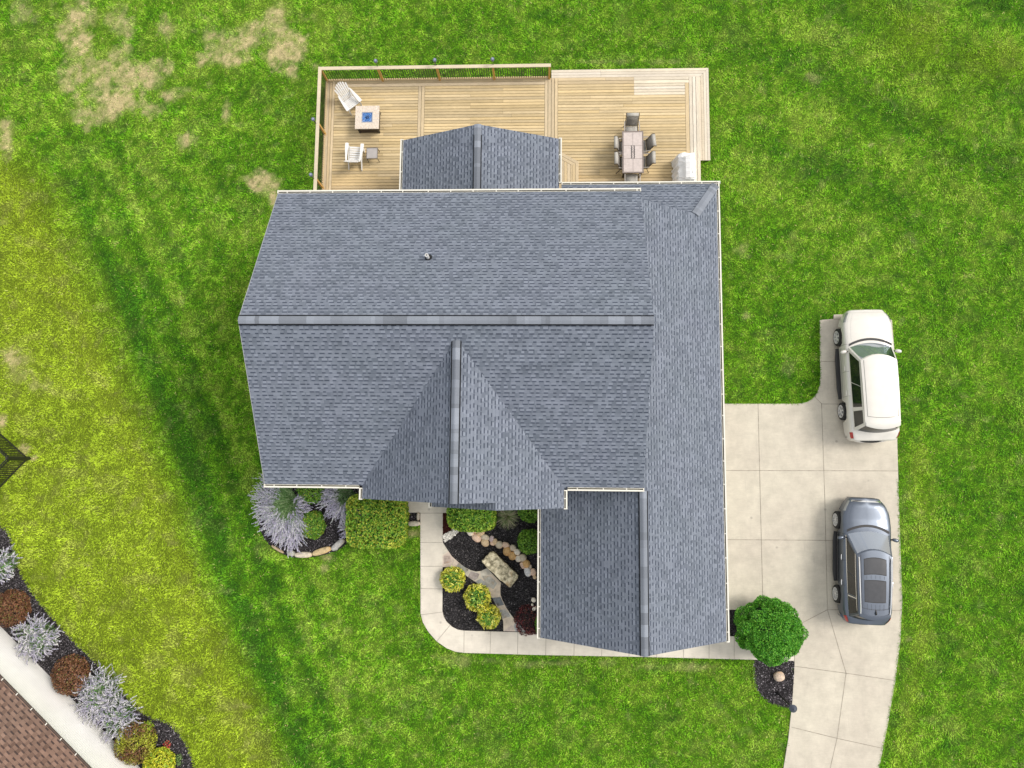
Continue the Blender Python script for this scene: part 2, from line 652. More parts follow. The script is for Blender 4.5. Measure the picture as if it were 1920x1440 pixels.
def flag_mat():
    g = G('flagstone')
    p = g.pos()
    vo = g.node('ShaderNodeTexVoronoi')
    g.t.links.new(p, vo.inputs['Vector'])
    vo.inputs['Scale'].default_value = 1.5
    ve = g.node('ShaderNodeTexVoronoi', feature='DISTANCE_TO_EDGE')
    g.t.links.new(p, ve.inputs['Vector'])
    ve.inputs['Scale'].default_value = 1.5
    sc = g.node('ShaderNodeSeparateColor')
    g.t.links.new(vo.outputs['Color'], sc.inputs[0])
    cr = g.node('ShaderNodeValToRGB')
    cr.color_ramp.interpolation = 'CONSTANT'
    g.t.links.new(sc.outputs[0], cr.inputs[0])
    e = cr.color_ramp.elements
    e[0].position, e[0].color = 0.0, (0.58, 0.50, 0.40, 1)
    e[1].position, e[1].color = 0.82, (0.36, 0.37, 0.36, 1)
    for ps, c in ((0.3, (0.52, 0.49, 0.42, 1)), (0.5, (0.62, 0.53, 0.42, 1)), (0.68, (0.52, 0.44, 0.38, 1))):
        x = e.new(ps)
        x.color = c
    n = g.noise(p, 5.0, 5.0, 0.65)
    col = g.mix(1.0, cr.outputs[0], gray(g, g.ramp(n, 0.28, 0.72, 0.74, 1.26)), 'MULTIPLY')
    col = g.mix(g.ramp(ve.outputs['Distance'], 0.015, 0.04, 0.7, 0.0), col, (0.60, 0.53, 0.43))
    g.bump(n, 0.02, 0.6)
    return g.fin(col, 0.85, 0, 0.25)
M['flag'] = flag_mat()

def wood(name, stretch):
    g = G(name)
    o = g.pos()
    f = g.noise(g.scaled(o, stretch), 3.0, 6.0, 0.65)
    f2 = g.noise(o, 0.8, 3.0)
    k = g.math('MULTIPLY', g.ramp(f, 0.28, 0.72, 0.78, 1.20), g.ramp(f2, 0.3, 0.7, 0.93, 1.07))
    col = g.mix(1.0, g.attr(), gray(g, k), 'MULTIPLY')
    return g.fin(col, 0.75, 0, 0.25)
M['wood_x'] = wood('deck_wood_x', (1.5, 22.0, 6.0))
M['wood_y'] = wood('deck_wood_y', (22.0, 1.5, 6.0))

M['white_plastic'] = plain('white_plastic', (0.70, 0.70, 0.69), 0.45, var=0.05)
M['cover'] = plain('cover_fabric', (0.80, 0.80, 0.80), 0.7, var=0.10, scale=4)
M['sling'] = plain('sling_fabric', (0.20, 0.185, 0.165), 0.8, var=0.10, scale=40)
M['sling_lt'] = plain('sling_fabric_light', (0.40, 0.385, 0.35), 0.75, var=0.10, scale=40)
M['frame_br'] = plain('bronze_frame', (0.045, 0.033, 0.027), 0.45, 0.3, var=0.2)
M['tile'] = plain('table_tile', (0.50, 0.44, 0.415), 0.55, var=0.13, scale=9)
M['wicker'] = plain('dark_wicker', (0.032, 0.020, 0.015), 0.6, var=0.5, scale=40)
M['steel'] = plain('steel', (0.55, 0.55, 0.56), 0.3, 0.9, var=0.1)

def glass_beads():
    g = G('blue_fire_glass')
    o = g.objco()
    vo = g.node('ShaderNodeTexVoronoi')
    g.t.links.new(o, vo.inputs['Vector'])
    vo.inputs['Scale'].default_value = 38.0
    sc = g.node('ShaderNodeSeparateColor')
    g.t.links.new(vo.outputs['Color'], sc.inputs[0])
    col = g.mix(sc.outputs[0], (0.015, 0.06, 0.24), (0.06, 0.24, 0.62))
    g.bump(vo.outputs['Distance'], 0.03, 0.8)
    return g.fin(col, 0.12, 0, 0.8)
M['beads'] = glass_beads()

# ------------------------------------------------------------------ geometry constants of the house (metres)
E_Z, R_Z = 5.33, 8.364                 # main eave and ridge height
XL, XR, YN, YS = -10.30, 3.655, 10.40, -0.95
YR = (YN + YS) / 2
MP = (R_Z - E_Z) / ((YN - YS) / 2)
def main_z(x, y):
    return R_Z - MP * abs(y - YR)
GX1, GX0, GXR, GE, GR = 7.25, -0.15, 3.67, 2.7255, 5.233
GYS, GYN = -6.80, 11.70
HIPX, HIPY = 6.13, 10.06
GPE = (GR - GE) / (GX1 - GXR)
GPW = (GR - GE) / (GXR - GX0)
FXL, FXR, FXC, FR = -6.72, 0.87, -2.925, 8.05
FP = (FR - E_Z) / (FXR - FXC)
FYS, FYA = -1.36, YR - (R_Z - FR) / MP
EXC, EYS = -1.60, -1.62
EZ = FR - FP * (EXC - FXC)
EXL = EXC - (EZ - E_Z) / FP
PXL, PXR, PE, PR = -6.09, 0.71, 2.70, 4.10
PXC = (PXL + PXR) / 2
PYN = 13.65

# deck
DZ = 0.46
DX0, DX1, DY0, DY1 = -10.13, 7.04, 10.02, 17.62

# ------------------------------------------------------------------ outlines on the ground
def W(pts, z=0.0):
    return [XY(px, py, z) for px, py in pts]

drive_px = [(1340, 757), (1497, 757), (1512, 754), (1524, 747), (1532, 737), (1537, 722), (1538, 700), (1537, 650), (1537, 600),
            (1563, 598), (1563, 590), (1600, 589), (1672, 600), (1680, 700), (1682, 760), (1682, 830), (1684, 900), (1687, 1000),
            (1690, 1080), (1691.5, 1130), (1688, 1200), (1678, 1280), (1664, 1360), (1648, 1440), (1628, 1520), (1590, 1640),
            (1400, 1640), (1440, 1520), (1469, 1440), (1478, 1385), (1485, 1320), (1489, 1260), (1490.5, 1216), (1490, 1194), (1386, 1193), (1386, 1143), (1340, 1143)]
DRIVE = W(drive_px)
walk_px = [(740, 925), (848, 925), (848, 961.5), (830.5, 961.5), (829.6, 1145), (832, 1156), (838, 1166), (848, 1175), (858, 1180), (870, 1182),
           (1010, 1186), (1386, 1193), (1489, 1194), (1488.5, 1238.5), (1400, 1236), (1200, 1231), (1005, 1227.5), (871, 1223.5), (854.5, 1221.5), (838, 1215),
           (819, 1202), (803, 1183.5), (793, 1166), (789, 1150), (788.5, 961), (740, 961)]
WALK = W(walk_px)
bed_front_px = [(829, 950), (1015, 950), (1015, 1187), (868, 1183), (850, 1177), (836, 1163), (829, 1145)]
BED_FRONT = W(bed_front_px)
bed_left_px = catmull([(520, 900), (488, 950), (486, 985), (500, 1015), (522, 1034), (548, 1044), (580, 1045), (612, 1039), (640, 1028), (662, 1008), (700, 1008), (740, 1005), (760, 981), (789, 983), (789, 950), (760, 905)], 4, True)
BED_LEFT = W(bed_left_px)
bed_lamp_px = [(1367, 1143), (1386, 1143), (1386, 1193), (1367, 1193)]
BED_G = W(bed_lamp_px)
bed_lamp2_px = catmull([(1412, 1238), (1412, 1262), (1415, 1285), (1424, 1303), (1442, 1318), (1462, 1325), (1484, 1329)], 4) + [(1487, 1300), (1489, 1239)]
BED_LAMP = W(bed_lamp2_px)
nb_edge_px = [(-60, 960), (-25, 972), (0, 985), (13, 992), (23, 1010), (28, 1033), (35, 1060), (45, 1083), (60, 1107), (77, 1130), (97, 1153), (117, 1177), (140, 1202),
              (163, 1223), (183, 1243), (200, 1260), (220, 1283), (240, 1307), (260, 1327), (280, 1342), (300, 1348), (320, 1357), (337, 1373), (350, 1393), (360, 1417), (367, 1440), (372, 1475), (372, 1520)]
BED_NB = W(catmull(nb_edge_px, 3)) + [XY(330, 1530), XY(257, 1433), XY(0, 1173), XY(-60, 1112)]
nb0, nb1 = np.array(XY(0, 1173)), np.array(XY(257, 1433))
nbd = (nb1 - nb0) / np.linalg.norm(nb1 - nb0)            # along the neighbour's wall
nbn = np.array([nbd[1], -nbd[0]])                        # away from the lawn (into the house)
if nbn[0] > 0:
    nbn = -nbn
NBA = nb0 - nbd * 9.0
NBB = nb0 + nbd * 10.2
NB_FOOT = [tuple(NBA), tuple(NBB), tuple(NBB + nbn * 10), tuple(NBA + nbn * 10)]
HOUSE_FOOT = [[(-10, -0.5), (3.4, -0.5), (3.4, 10), (-10, 10)], [(0.2, -6.4), (6.95, -6.4), (6.95, 11.3), (0.2, 11.3)], [(-6.4, -1.0), (0.5, -1.0), (0.5, 0), (-6.4, 0)]]
DECK_FOOT = [(DX0 + 0.02, DY0), (7.0, DY0), (7.0, 13.8), (7.5, 13.8), (7.5, 18.12), (0.45, 18.12), (0.45, 17.6), (DX0 + 0.02, 17.6)]
BED_GARAGE = [(0.25, -6.9), (6.9, -6.9), (6.9, -6.3), (0.25, -6.3)]

# ------------------------------------------------------------------ lawn colours (real grass colour: mown stripes, dry and bare patches)
patches = [(143, 42, 30, 34, 1.0), (156, 85, 10, 40, 1.0), (122, 62, 16, 16, .75), (168, 35, 14, 20, .7), (180, 118, 38, 26, .85), (215, 105, 26, 18, .75), (262, 145, 48, 30, .9), (190, 150, 40, 40, .8),
           (150, 135, 34, 40, .72), (235, 190, 66, 22, .92), (182, 217, 34, 22, .92), (163, 240, 10, 10, .8), (315, 180, 42, 14, .75), (345, 168, 18, 8, .7), (130, 160, 20, 26, .66),
           (395, 65, 25, 30, .85), (382, 108, 20, 12, .85), (440, 112, 34, 10, .85), (465, 75, 26, 28, .85), (420, 90, 22, 20, .7), (310, 45, 16, 22, .75), (218, 45, 30, 24, .68), (520, 35, 28, 30, .75), (525, 60, 22, 20, .75), (533, 102, 42, 32, 1.0),
           (545, 128, 18, 10, .9), (495, 345, 34, 20, .95), (512, 372, 10, 20, .95), (8, 232, 18, 14, .8), (14, 262, 14, 28, .8), (350, 262, 14, 14, .75), (425, 215, 8, 22, .7), (397, 158, 14, 8, .7),
           (45, 25, 25, 20, .55), (18, 668, 32, 18, .72), (30, 705, 26, 20, .5), (2, 790, 9, 18, .95), (47, 842, 12, 12, .85), (62, 858, 12, 8, .9), (80, 725, 30, 12, .45),
           (1523, 145, 14, 10, .7), (1520, 110, 10, 10, .5), (1450, 112, 24, 14, .45), (1633, 272, 6, 5, .9), (1802, 317, 7, 5, .75), (1385, 470, 18, 14, .7), (1399, 590, 14, 12, .75), (1487, 437, 10, 10, .5), (1478, 690, 16, 16, .6), (1380, 512, 12, 40, .35),
           (773, 1000, 18, 10, .85), (612, 1045, 12, 8, .7), (608, 1065, 6, 8, .6), (1400, 1375, 22, 10, .55), (1704, 1199, 5, 7, .8), (1735, 970, 14, 18, .5), (1060, 1244, 120, 7, .42), (1300, 1250, 90, 8, .45), (900, 1240, 60, 10, .35),
           (1345, 250, 8, 80, .35), (1180, 115, 140, 5, .35), (1900, 250, 30, 40, .3), (1850, 210, 40, 20, .3), (330, 780, 60, 40, .2), (80, 1180, 60, 60, .25)]
band_px = [(-40, 180), (20, 270), (75, 340), (128, 450), (180, 560), (215, 650), (252, 740), (290, 830), (322, 905), (345, 990), (380, 1090), (440, 1230), (490, 1340), (530, 1460), (560, 1560)]

def lawn_color(x, y):
    px, py = to_px(x, y, 0.0)
    n1 = fbm(x, y, 0.22, 3)
    n2 = fbm(x, y, 0.95, 13)
    n3 = fbm(x, y, 3.1, 23)
    n4 = fbm(x + 0.6 * n2 * 3, y, 1.7, 33)
    dark = np.array([0.054, 0.176, 0.010])
    mid = np.array([0.122, 0.305, 0.012])
    light = np.array([0.262, 0.435, 0.042])
    lime = np.array([0.308, 0.412, 0.026])
    straw = np.array([0.47, 0.42, 0.17])
    tan = np.array([0.44, 0.335, 0.215])
    # mown stripes follow the edge of the yellow strip
    bx = np.interp(py, [b[1] for b in band_px], [b[0] for b in band_px])
    d = px - bx + (n2 - 0.5) * 30 + (n3 - .5) * 26
    left = np.clip((px < 620).astype(float), 0, 1)
    yl = np.clip(0.5 - d / np.interp(py, [300, 900], [120.0, 62.0]), 0, 1) * np.clip((py - 190) / 150.0, 0, 1)
    inner = np.clip(0.5 - (d + 260) / 140.0, 0, 1) * np.clip(1 - np.abs(py - 700) / 260.0, 0, 1)
    stripe = 0.5 + 0.5 * np.sin((px - bx + 30 * (n2 - .5)) / 11.0)
    sl = np.exp(-((px - bx - 60) / 50.0) ** 2)
    n5 = fbm(x, y, 7.5, 29, 2)
    t = 0.54 + 0.30 * (n2 - 0.5) * 2 + 0.42 * (n3 - 0.5) * 2 + 0.42 * (n5 - .5) * 2 + 0.20 * (n1 - 0.5) * 2
    near_left = np.clip(1 - np.abs(px - bx - 120) / 240.0, 0, 1) * (px < 660)
    t = t - 0.42 * sl * np.clip((py - 350) / 200, 0, 1) + 0.52 * (stripe - 0.5) * near_left * (py > 250)
    # right lawn and bottom lawn a touch deeper, upper middle brighter
    t = t - 0.06 * np.clip((px - 1350) / 200, 0, 1) + 0.13 * np.clip((300 - py) / 200, 0, 1) * (px < 620)
    diag = 0.5 + 0.5 * np.sin(((px - 1500) * 0.47 - (py - 100)) / 26.0)
    t = t + 0.46 * (diag - 0.5) * np.clip((px - 1350) / 150, 0, 1) * np.clip((520 - py) / 200, 0, 1)
    edge_r = np.exp(-((px - np.interp(py, [830, 1130, 1440], [1722, 1738, 1690])) / 20.0) ** 2) * (py > 830)
    t = t + 0.30 * edge_r
    t = np.clip(t, 0, 1)[:, None]
    c = np.where(t < 0.5, dark + (mid - dark) * (t / 0.5), mid + (light - mid) * ((t - 0.5) / 0.5))
    yl = np.clip(yl * (0.84 + 0.16 * (n2 - 0.5)) + 0.08 * yl * (n4 - .5), 0, 0.94)
    lm = lime * (0.86 + 0.28 * t)
    c = c * (1 - yl[:, None]) + lm * yl[:, None]
    gold = np.clip((n4 - 0.56) / 0.14, 0, 1) * (0.10 * (yl > 0.3) + 0.12)
    c = c * (1 - gold[:, None]) + straw * (0.55 + 0.4 * t) * gold[:, None]
    ygr = np.clip((n1 - .5) / .2, 0, 1) * np.clip((px - 1500) / 200, 0, 1) * np.clip((340 - py) / 250, 0, 1) * .35 + edge_r * .22
    c = c * (1 - ygr[:, None]) + lime * .8 * ygr[:, None]
    bare = np.zeros_like(px)
    rag = fbm(x, y, 1.4, 43, 4)
    rag2 = fbm(x, y, 5.5, 53, 2)
    for (cx, cy, rx, ry, s) in patches:
        s = s * (.62 if cx > 1300 else 1.0)
        q = np.sqrt(((px - cx) / (rx * 1.25)) ** 2 + ((py - cy) / (ry * 1.25)) ** 2)
        v = s * np.clip(1.20 - q + (rag - 0.5) * 1.9 + (rag2 - .5) * .7, 0, 1)
        bare = np.maximum(bare, v)
    fleck = np.clip((fbm(x, y, 1.9, 63, 4) - 0.66) / 0.10, 0, 1) * 0.28
    bare = np.maximum(bare, fleck)
    rag3 = fbm(x, y, 4.2, 57, 3)
    b = np.clip((bare * (0.40 + 1.20 * rag3) - 0.16) / 0.80, 0, 1) * 0.88
    soil = tan * (0.55 + 0.85 * rag2[:, None]) * (0.80 + 0.35 * rag[:, None])
    c2 = c * (1 - b[:, None]) + (straw * 0.30 + soil * 0.70) * b[:, None]
    return c2, b

def axis(lo, hi, step, far):
    core = np.arange(lo, hi + 1e-6, step)
    out = [hi + (far - hi) * (k / 12.0) ** 2 for k in range(1, 13)]
    inn = [lo - (far + lo) * (k / 12.0) ** 2 for k in range(12, 0, -1)]
    return np.array(inn + list(core) + out)
gx = axis(-30, 26, 0.13, 700)
gy = axis(-18, 26, 0.13, 700)
GX, GY = np.meshgrid(gx, gy, indexing='ij')
vx, vy = GX.ravel(), GY.ravel()
ny = len(gy)
ii, jj = np.meshgrid(np.arange(len(gx) - 1), np.arange(len(gy) - 1), indexing='ij')
a = (ii * ny + jj).ravel()
quads = np.stack([a, a + ny, a + ny + 1, a + 1], 1)
vz = (fbm(vx, vy, 2.2, 71) - 0.5) * 0.03 - 0.03
lc, lb = lawn_color(np.clip(vx, -60, 60), np.clip(vy, -60, 60))
far_k = np.clip((np.maximum(np.abs(vx) - 30, np.abs(vy) - 26)) / 14.0, 0, 1)[:, None]
lc = lc * (1 - far_k) + np.array([0.115, 0.275, 0.016]) * 1.25 * far_k
lb = lb * (1 - far_k[:, 0])
lawn = np_mesh('lawn', np.stack([vx, vy, vz], 1), quads, lc * (0.42 + 0.62 * lb[:, None]), M['lawn'], dom='POINT')
tag(lawn, None, None, kind='structure')

# grass blades
NBL = 820000
bxp = RNG.uniform(-28.2, 23.6, NBL)
byp = RNG.uniform(-14.6, 23.6, NBL)
keep = np.ones(NBL, bool)
for poly in [DRIVE, WALK, BED_FRONT, BED_LEFT, BED_G, BED_LAMP, BED_NB, NB_FOOT, DECK_FOOT, BED_GARAGE] + HOUSE_FOOT:
    keep &= ~pip(bxp, byp, poly)
bxp, byp = bxp[keep], byp[keep]
bc, bb = lawn_color(bxp, byp)
keep = RNG.random(len(bxp)) > bb * 0.62
bxp, byp, bc, bb = bxp[keep], byp[keep], bc[keep], bb[keep]
n = len(bxp)
clump = fbm(bxp, byp, 3.3, 81, 2)
ang = fbm(bxp, byp, 0.8, 91, 2) * 14 + RNG.normal(0, 1.0, n)
ln = RNG.uniform(0.06, 0.135, n) * (0.55 + 0.9 * clump) * (1 - 0.45 * bb)
lean = RNG.uniform(0.75, 1.38, n)
wd = RNG.uniform(0.010, 0.024, n)
dx, dy = np.cos(ang), np.sin(ang)
base = np.stack([bxp, byp, np.full(n, -0.03)], 1)
side = np.stack([-dy, dx, np.zeros(n)], 1) * wd[:, None]
tip = base + np.stack([dx * np.sin(lean), dy * np.sin(lean), np.cos(lean)], 1) * ln[:, None]
V = np.empty((n * 3, 3))
V[0::3], V[1::3], V[2::3] = base - side, base + side, tip
bri = RNG.uniform(0.60, 1.55, n) * (0.74 + 0.52 * clump)
dry = (RNG.random(n) < 0.018)[:, None]
grn = (RNG.random(len(bxp)) < 0.20 * bb)[:, None]
bc = np.where(grn, np.array([0.10, 0.24, 0.015]), bc)
bc = np.where(dry, np.array([0.34, 0.34, 0.12]), bc) * bri[:, None]
grass = np_mesh('grass', V, np.arange(n * 3).reshape(n, 3), bc, M['blade'])
tag(grass, 'short mown green grass covering the whole yard', 'grass', kind='stuff')

# ------------------------------------------------------------------ paved ground
def strip(mb, a, b, w, z, col=None):
    a, b = np.array(a), np.array(b)
    d = (b - a) / np.linalg.norm(b - a)
    s = np.array([-d[1], d[0]]) * w / 2
    mb.face([(*(a - s), z), (*(b - s), z), (*(b + s), z), (*(a + s), z)][::1], col)

mb = MB()
mb.prism(DRIVE, -0.10, 0.02)
drive = mb.build('driveway', M['concrete'])
tag(drive, None, None, kind='structure')
mb = MB()
def jl(*pts, w=0.024, z=0.024):
    for p, q in zip(pts[:-1], pts[1:]):
        strip(mb, XY(*p), XY(*q), w, z)
jl((1421, 757), (1430, 1125)); jl((1540, 757), (1546, 930), (1551, 1143)); jl((1340, 882), (1684, 883)); jl((1340, 1011.5), (1688, 1014))
jl((1527, 744), (1540, 757)); jl((1540, 757.5), (1682, 758)); jl((1537, 678), (1681, 678)); jl((1551, 1143), (1505, 1167), (1470, 1186)); jl((1551, 1143), (1690, 1144.5))
jl((1551, 1143), (1586, 1262), (1569, 1384), (1555, 1445), (1540, 1510)); jl((1490, 1249), (1586, 1262), (1680, 1276)); jl((1484, 1363), (1569, 1384), (1656, 1403)); jl((1563, 598.5), (1590, 598.5))
jd = mb.build('driveway_joint', M['joint'], drive)
mb = MB()
mb.prism(WALK, -0.10, 0.05)
walk = mb.build('walkway', M['walk'])
tag(walk, None, None, kind='structure')
mb = MB()
for p, q in (((788.5, 1017), (829.5, 1017)), ((788.5, 1061.5), (829.5, 1061.5)), ((788.5, 1103), (829.5, 1104)), ((789, 1152.5), (830, 1147)), ((819, 1202), (844, 1172)), ((788.5, 962), (830, 962)),
             ((870.5, 1182), (870, 1223)), ((920, 1183.5), (919, 1225)), ((971, 1185), (970.5, 1226)), ((1024, 1186), (1023, 1228)), ((1077, 1187), (1076, 1229)), ((1128.5, 1188), (1128, 1230)),
             ((1180, 1189), (1179, 1231)), ((1231, 1190), (1231, 1232)), ((1281, 1191), (1281, 1234)), ((1329, 1192), (1329, 1235)), ((1376, 1193), (1376, 1236)), ((1424, 1194), (1424, 1237))):
    strip(mb, XY(*p), XY(*q), 0.025, 0.054)
mb.build('walkway_joint', M['joint_lt'], walk)

def bed(name, poly, z, mat):
    m = MB()
    m.prism(poly, -0.08, z)
    o = m.build(name, mat)
    return tag(o, None, None, kind='structure')
bed('mulch_bed', BED_FRONT, 0.012, M['mulch'])
bed('mulch_bed', BED_LEFT, 0.008, M['mulch'])
bed('mulch_bed', BED_G, 0.010, M['mulch'])
bed('mulch_bed', BED_LAMP, 0.008, M['mulch'])
bed('mulch_bed', BED_NB, 0.010, M['mulch'])
bed('mulch_bed', BED_GARAGE, 0.010, M['mulch'])
redbed = [(830, 950), (855, 950), (852, 985), (845, 996), (830, 1003)]
RED = W(redbed)
bed('mulch_bed', RED, 0.030, M['mulch_red'])
# dark soil line where the lawn is cut along paving
soil_edges = [(W([(788, 985), (787.6, 1060), (787.8, 1150), (792, 1168), (802, 1185), (818, 1203.5), (837, 1217), (854, 1223.5), (871, 1225.5), (1005, 1229.5), (1200, 1233), (1400, 1238.5), (1413, 1239)]), 0.035),
              (W(drive_px[16:25]), 0.03), (W(nb_edge_px[2:26]), 0.05), (W([(1412, 1239), (1412, 1262), (1415, 1285), (1424, 1304), (1442, 1319), (1462, 1326), (1484, 1330)]), 0.05), (W([(1340, 755.5), (1497, 755.5), (1512, 752.5), (1523, 745.5), (1530.5, 736), (1535.5, 721), (1536.3, 700), (1535.3, 600)]), 0.022)]
EDGE_PTS = []
for pts, w in soil_edges:
    for p, q in zip(pts[:-1], pts[1:]):
        p, q = np.array(p), np.array(q)
        L = np.linalg.norm(q - p)
        k = int(L * 150)
        f = RNG.random((k, 1))
        EDGE_PTS.append(p + (q - p) * f + RNG.normal(0, .030, (k, 2)))
EDGE_PTS = np.concatenate(EDGE_PTS)
ec, _eb = lawn_color(EDGE_PTS[:, 0], EDGE_PTS[:, 1])
ne = len(ec)
ea = RNG.uniform(0, 6.28, ne)
el = RNG.uniform(.05, .11, ne)
eb_ = np.stack([EDGE_PTS[:, 0], EDGE_PTS[:, 1], np.full(ne, .0)], 1)
es = np.stack([-np.sin(ea), np.cos(ea), np.zeros(ne)], 1) * .013
et = eb_ + np.stack([np.cos(ea) * .8, np.sin(ea) * .8, np.full(ne, .75)], 1) * el[:, None]
EV = np.empty((ne * 3, 3))
EV[0::3], EV[1::3], EV[2::3] = eb_ - es, eb_ + es, et
tag(np_mesh('edge_grass', EV, np.arange(ne * 3).reshape(ne, 3), ec * RNG.uniform(.7, 1.4, (ne, 1)), M['blade']), 'ragged grass fringe leaning over the paving and bed edges', 'grass', kind='stuff')
mb = MB()
for pts, w in soil_edges:
    for p, q in zip(pts[:-1], pts[1:]):
        strip(mb, p, q, w, 0.004)
o = mb.build('soil', M['soil'])
tag(o, None, None, kind='structure')

# flagstone path
def zx(x, y):
    return (760 + x / 4.236, 900 + y / 4.236)
up = [(295, 490), (330, 545), (370, 605), (420, 650), (470, 690), (520, 715), (560, 727), (600, 722), (650, 700), (760, 815), (755, 860), (756, 910), (770, 950), (800, 1010), (840, 1070), (880, 1120), (930, 1175), (955, 1203)]
lo = [(780, 1198), (778, 1120), (760, 1070), (730, 1010), (700, 950), (660, 890), (620, 850), (560, 810), (500, 770), (460, 740), (400, 700), (350, 690), (295, 690)]
FLAG = W([zx(*p) for p in up + lo])
mb = MB()
mb.prism(FLAG, 0.0, 0.045)
fl = mb.build('flagstone_path', M['flag'])
tag(fl, None, None, kind='structure')
# single larger stones let into the path
mb = MB()
for pts, c in (([(400, 690), (425, 657), (505, 712), (480, 738)], (0.27, 0.275, 0.25)), ([(497, 770), (520, 722), (590, 745), (575, 780), (550, 795)], (0.33, 0.29, 0.275)),
               ([(690, 935), (755, 928), (785, 990), (735, 1000)], (0.19, 0.21, 0.225)), ([(610, 760), (680, 765), (730, 820), (700, 865), (640, 830)], (0.40, 0.39, 0.35)),
               ([(745, 1030), (805, 1025), (835, 1080), (775, 1100)], (0.36, 0.36, 0.34)), ([(305, 600), (355, 600), (370, 650), (310, 665)], (0.40, 0.33, 0.29))):
    mb.prism(W([zx(*p) for p in pts]), 0.03, 0.052, c)
mb.build('flagstone', M['stone'], fl)

# mulch chips, loose on the beds
def chips(name, polys, dens, palette, zb, label, cat, size=(0.02, 0.06)):
    P0, C0 = [], []
    for poly in polys:
        xs = [p[0] for p in poly]
        ys = [p[1] for p in poly]
        nn = int((max(xs) - min(xs)) * (max(ys) - min(ys)) * dens)
        x, y = RNG.uniform(min(xs), max(xs), nn), RNG.uniform(min(ys), max(ys), nn)
        k = pip(x, y, poly)
        P0.append(np.stack([x[k], y[k]], 1))
    xy = np.concatenate(P0)
    k = ~pip(xy[:, 0], xy[:, 1], FLAG) & ~pip(xy[:, 0], xy[:, 1], WALK)
    if 'red' not in name:
        k &= ~pip(xy[:, 0], xy[:, 1], RED)
    xy = xy[k]
    nn = len(xy)
    a = RNG.uniform(0, 6.28, nn)
    L = RNG.uniform(*size, nn)
    Wd = L * RNG.uniform(0.25, 0.6, nn)
    d = np.stack([np.cos(a), np.sin(a)], 1)
    s = np.stack([-d[:, 1], d[:, 0]], 1)
    V = np.empty((nn * 4, 3))
    tz = RNG.uniform(-0.02, 0.02, nn)
    for i, (p, q) in enumerate(((-1, -1), (1, -1), (1, 1), (-1, 1))):
        V[i::4, :2] = xy + d * (p * L / 2)[:, None] + s * (q * Wd / 2)[:, None]
        V[i::4, 2] = zb + 0.018 + p * tz + q * RNG.uniform(-0.012, 0.012, nn)
    pal = np.array(palette)
    c = pal[RNG.integers(0, len(pal), nn)] * RNG.uniform(0.6, 1.5, nn)[:, None]
    o = np_mesh(name, V, np.arange(nn * 4).reshape(nn, 4), c, M['chip'])
    return tag(o, label, cat, kind='stuff')
chips('mulch_chips', [BED_FRONT, BED_GARAGE, BED_G], 420, [(0.018, 0.017, 0.018)] * 5 + [(0.055, 0.052, 0.056)] * 3 + [(0.16, 0.15, 0.15)], 0.012, 'black shredded mulch in the planting bed inside the curved walkway', 'mulch')
chips('mulch_chips', [BED_LEFT, BED_LAMP, BED_NB], 420, [(0.030, 0.026, 0.030)] * 3 + [(0.10, 0.09, 0.10)] * 3 + [(0.32, 0.30, 0.32)], 0.010, 'greyish mulch in the outlying beds with sunlight painted into its chips', 'mulch')  # paler palette: the sunlit look is put into the chip colours
chips('red_mulch_chips', [RED], 700, [(0.05, 0.014, 0.011)] * 3 + [(0.10, 0.03, 0.022)], 0.03, 'reddish brown mulch patch beside the front hedge', 'mulch')
grv = W([(829.5, 1004), (845, 996), (853, 986), (864, 984), (862, 994), (848, 1008), (834, 1016)])
chips('white_gravel', [grv], 1600, [(0.62, 0.60, 0.55), (0.75, 0.73, 0.68), (0.5, 0.48, 0.44)], 0.06, 'band of white gravel crossing the corner of the bed', 'gravel', (0.05, 0.10))

# ------------------------------------------------------------------ house
house = thing('house', (0, 0, 0), 'large pale house with grey shingled gable roofs and white gutters', 'house')

def roof_face(mb, pts, eave_dir, th=0.13):
    """one roof plane as a slab; UV in metres along the eave and up the slope"""
    p = [Vector(q) for q in pts]
    nrm = Vector((0, 0, 0))
    for i in range(len(p)):
        a, b = p[i], p[(i + 1) % len(p)]
        nrm += a.cross(b)
    nrm.normalize()
    if nrm.z < 0:
        p = p[::-1]
        nrm = -nrm
    u = Vector(eave_dir).normalized()
    v = nrm.cross(u).normalized()
    if v.z < 0:
        v = -v
    z0 = min(p, key=lambda q: q.z)
    uv = [((q - z0).dot(u) + 40, (q - z0).dot(v) + 20 * 0.143) for q in p]
    lo = [q - Vector((0, 0, th)) for q in p]
    mb.face(p, None, uv, 0)
    mb.face(lo[::-1], None, None, 1)
    for i in range(len(p)):
        k = (i + 1) % len(p)
        mb.face([lo[i], lo[k], p[k], p[i]], None, None, 1)

ROOFM = [M['shingle'], M['trim']]
def roof(planes, label=None, name='roof'):
    mb = MB()
    for pts, ed in planes:
        roof_face(mb, pts, ed)
    o = mb.build(name, ROOFM, house)
    if label:
        o['label'] = label
    return o

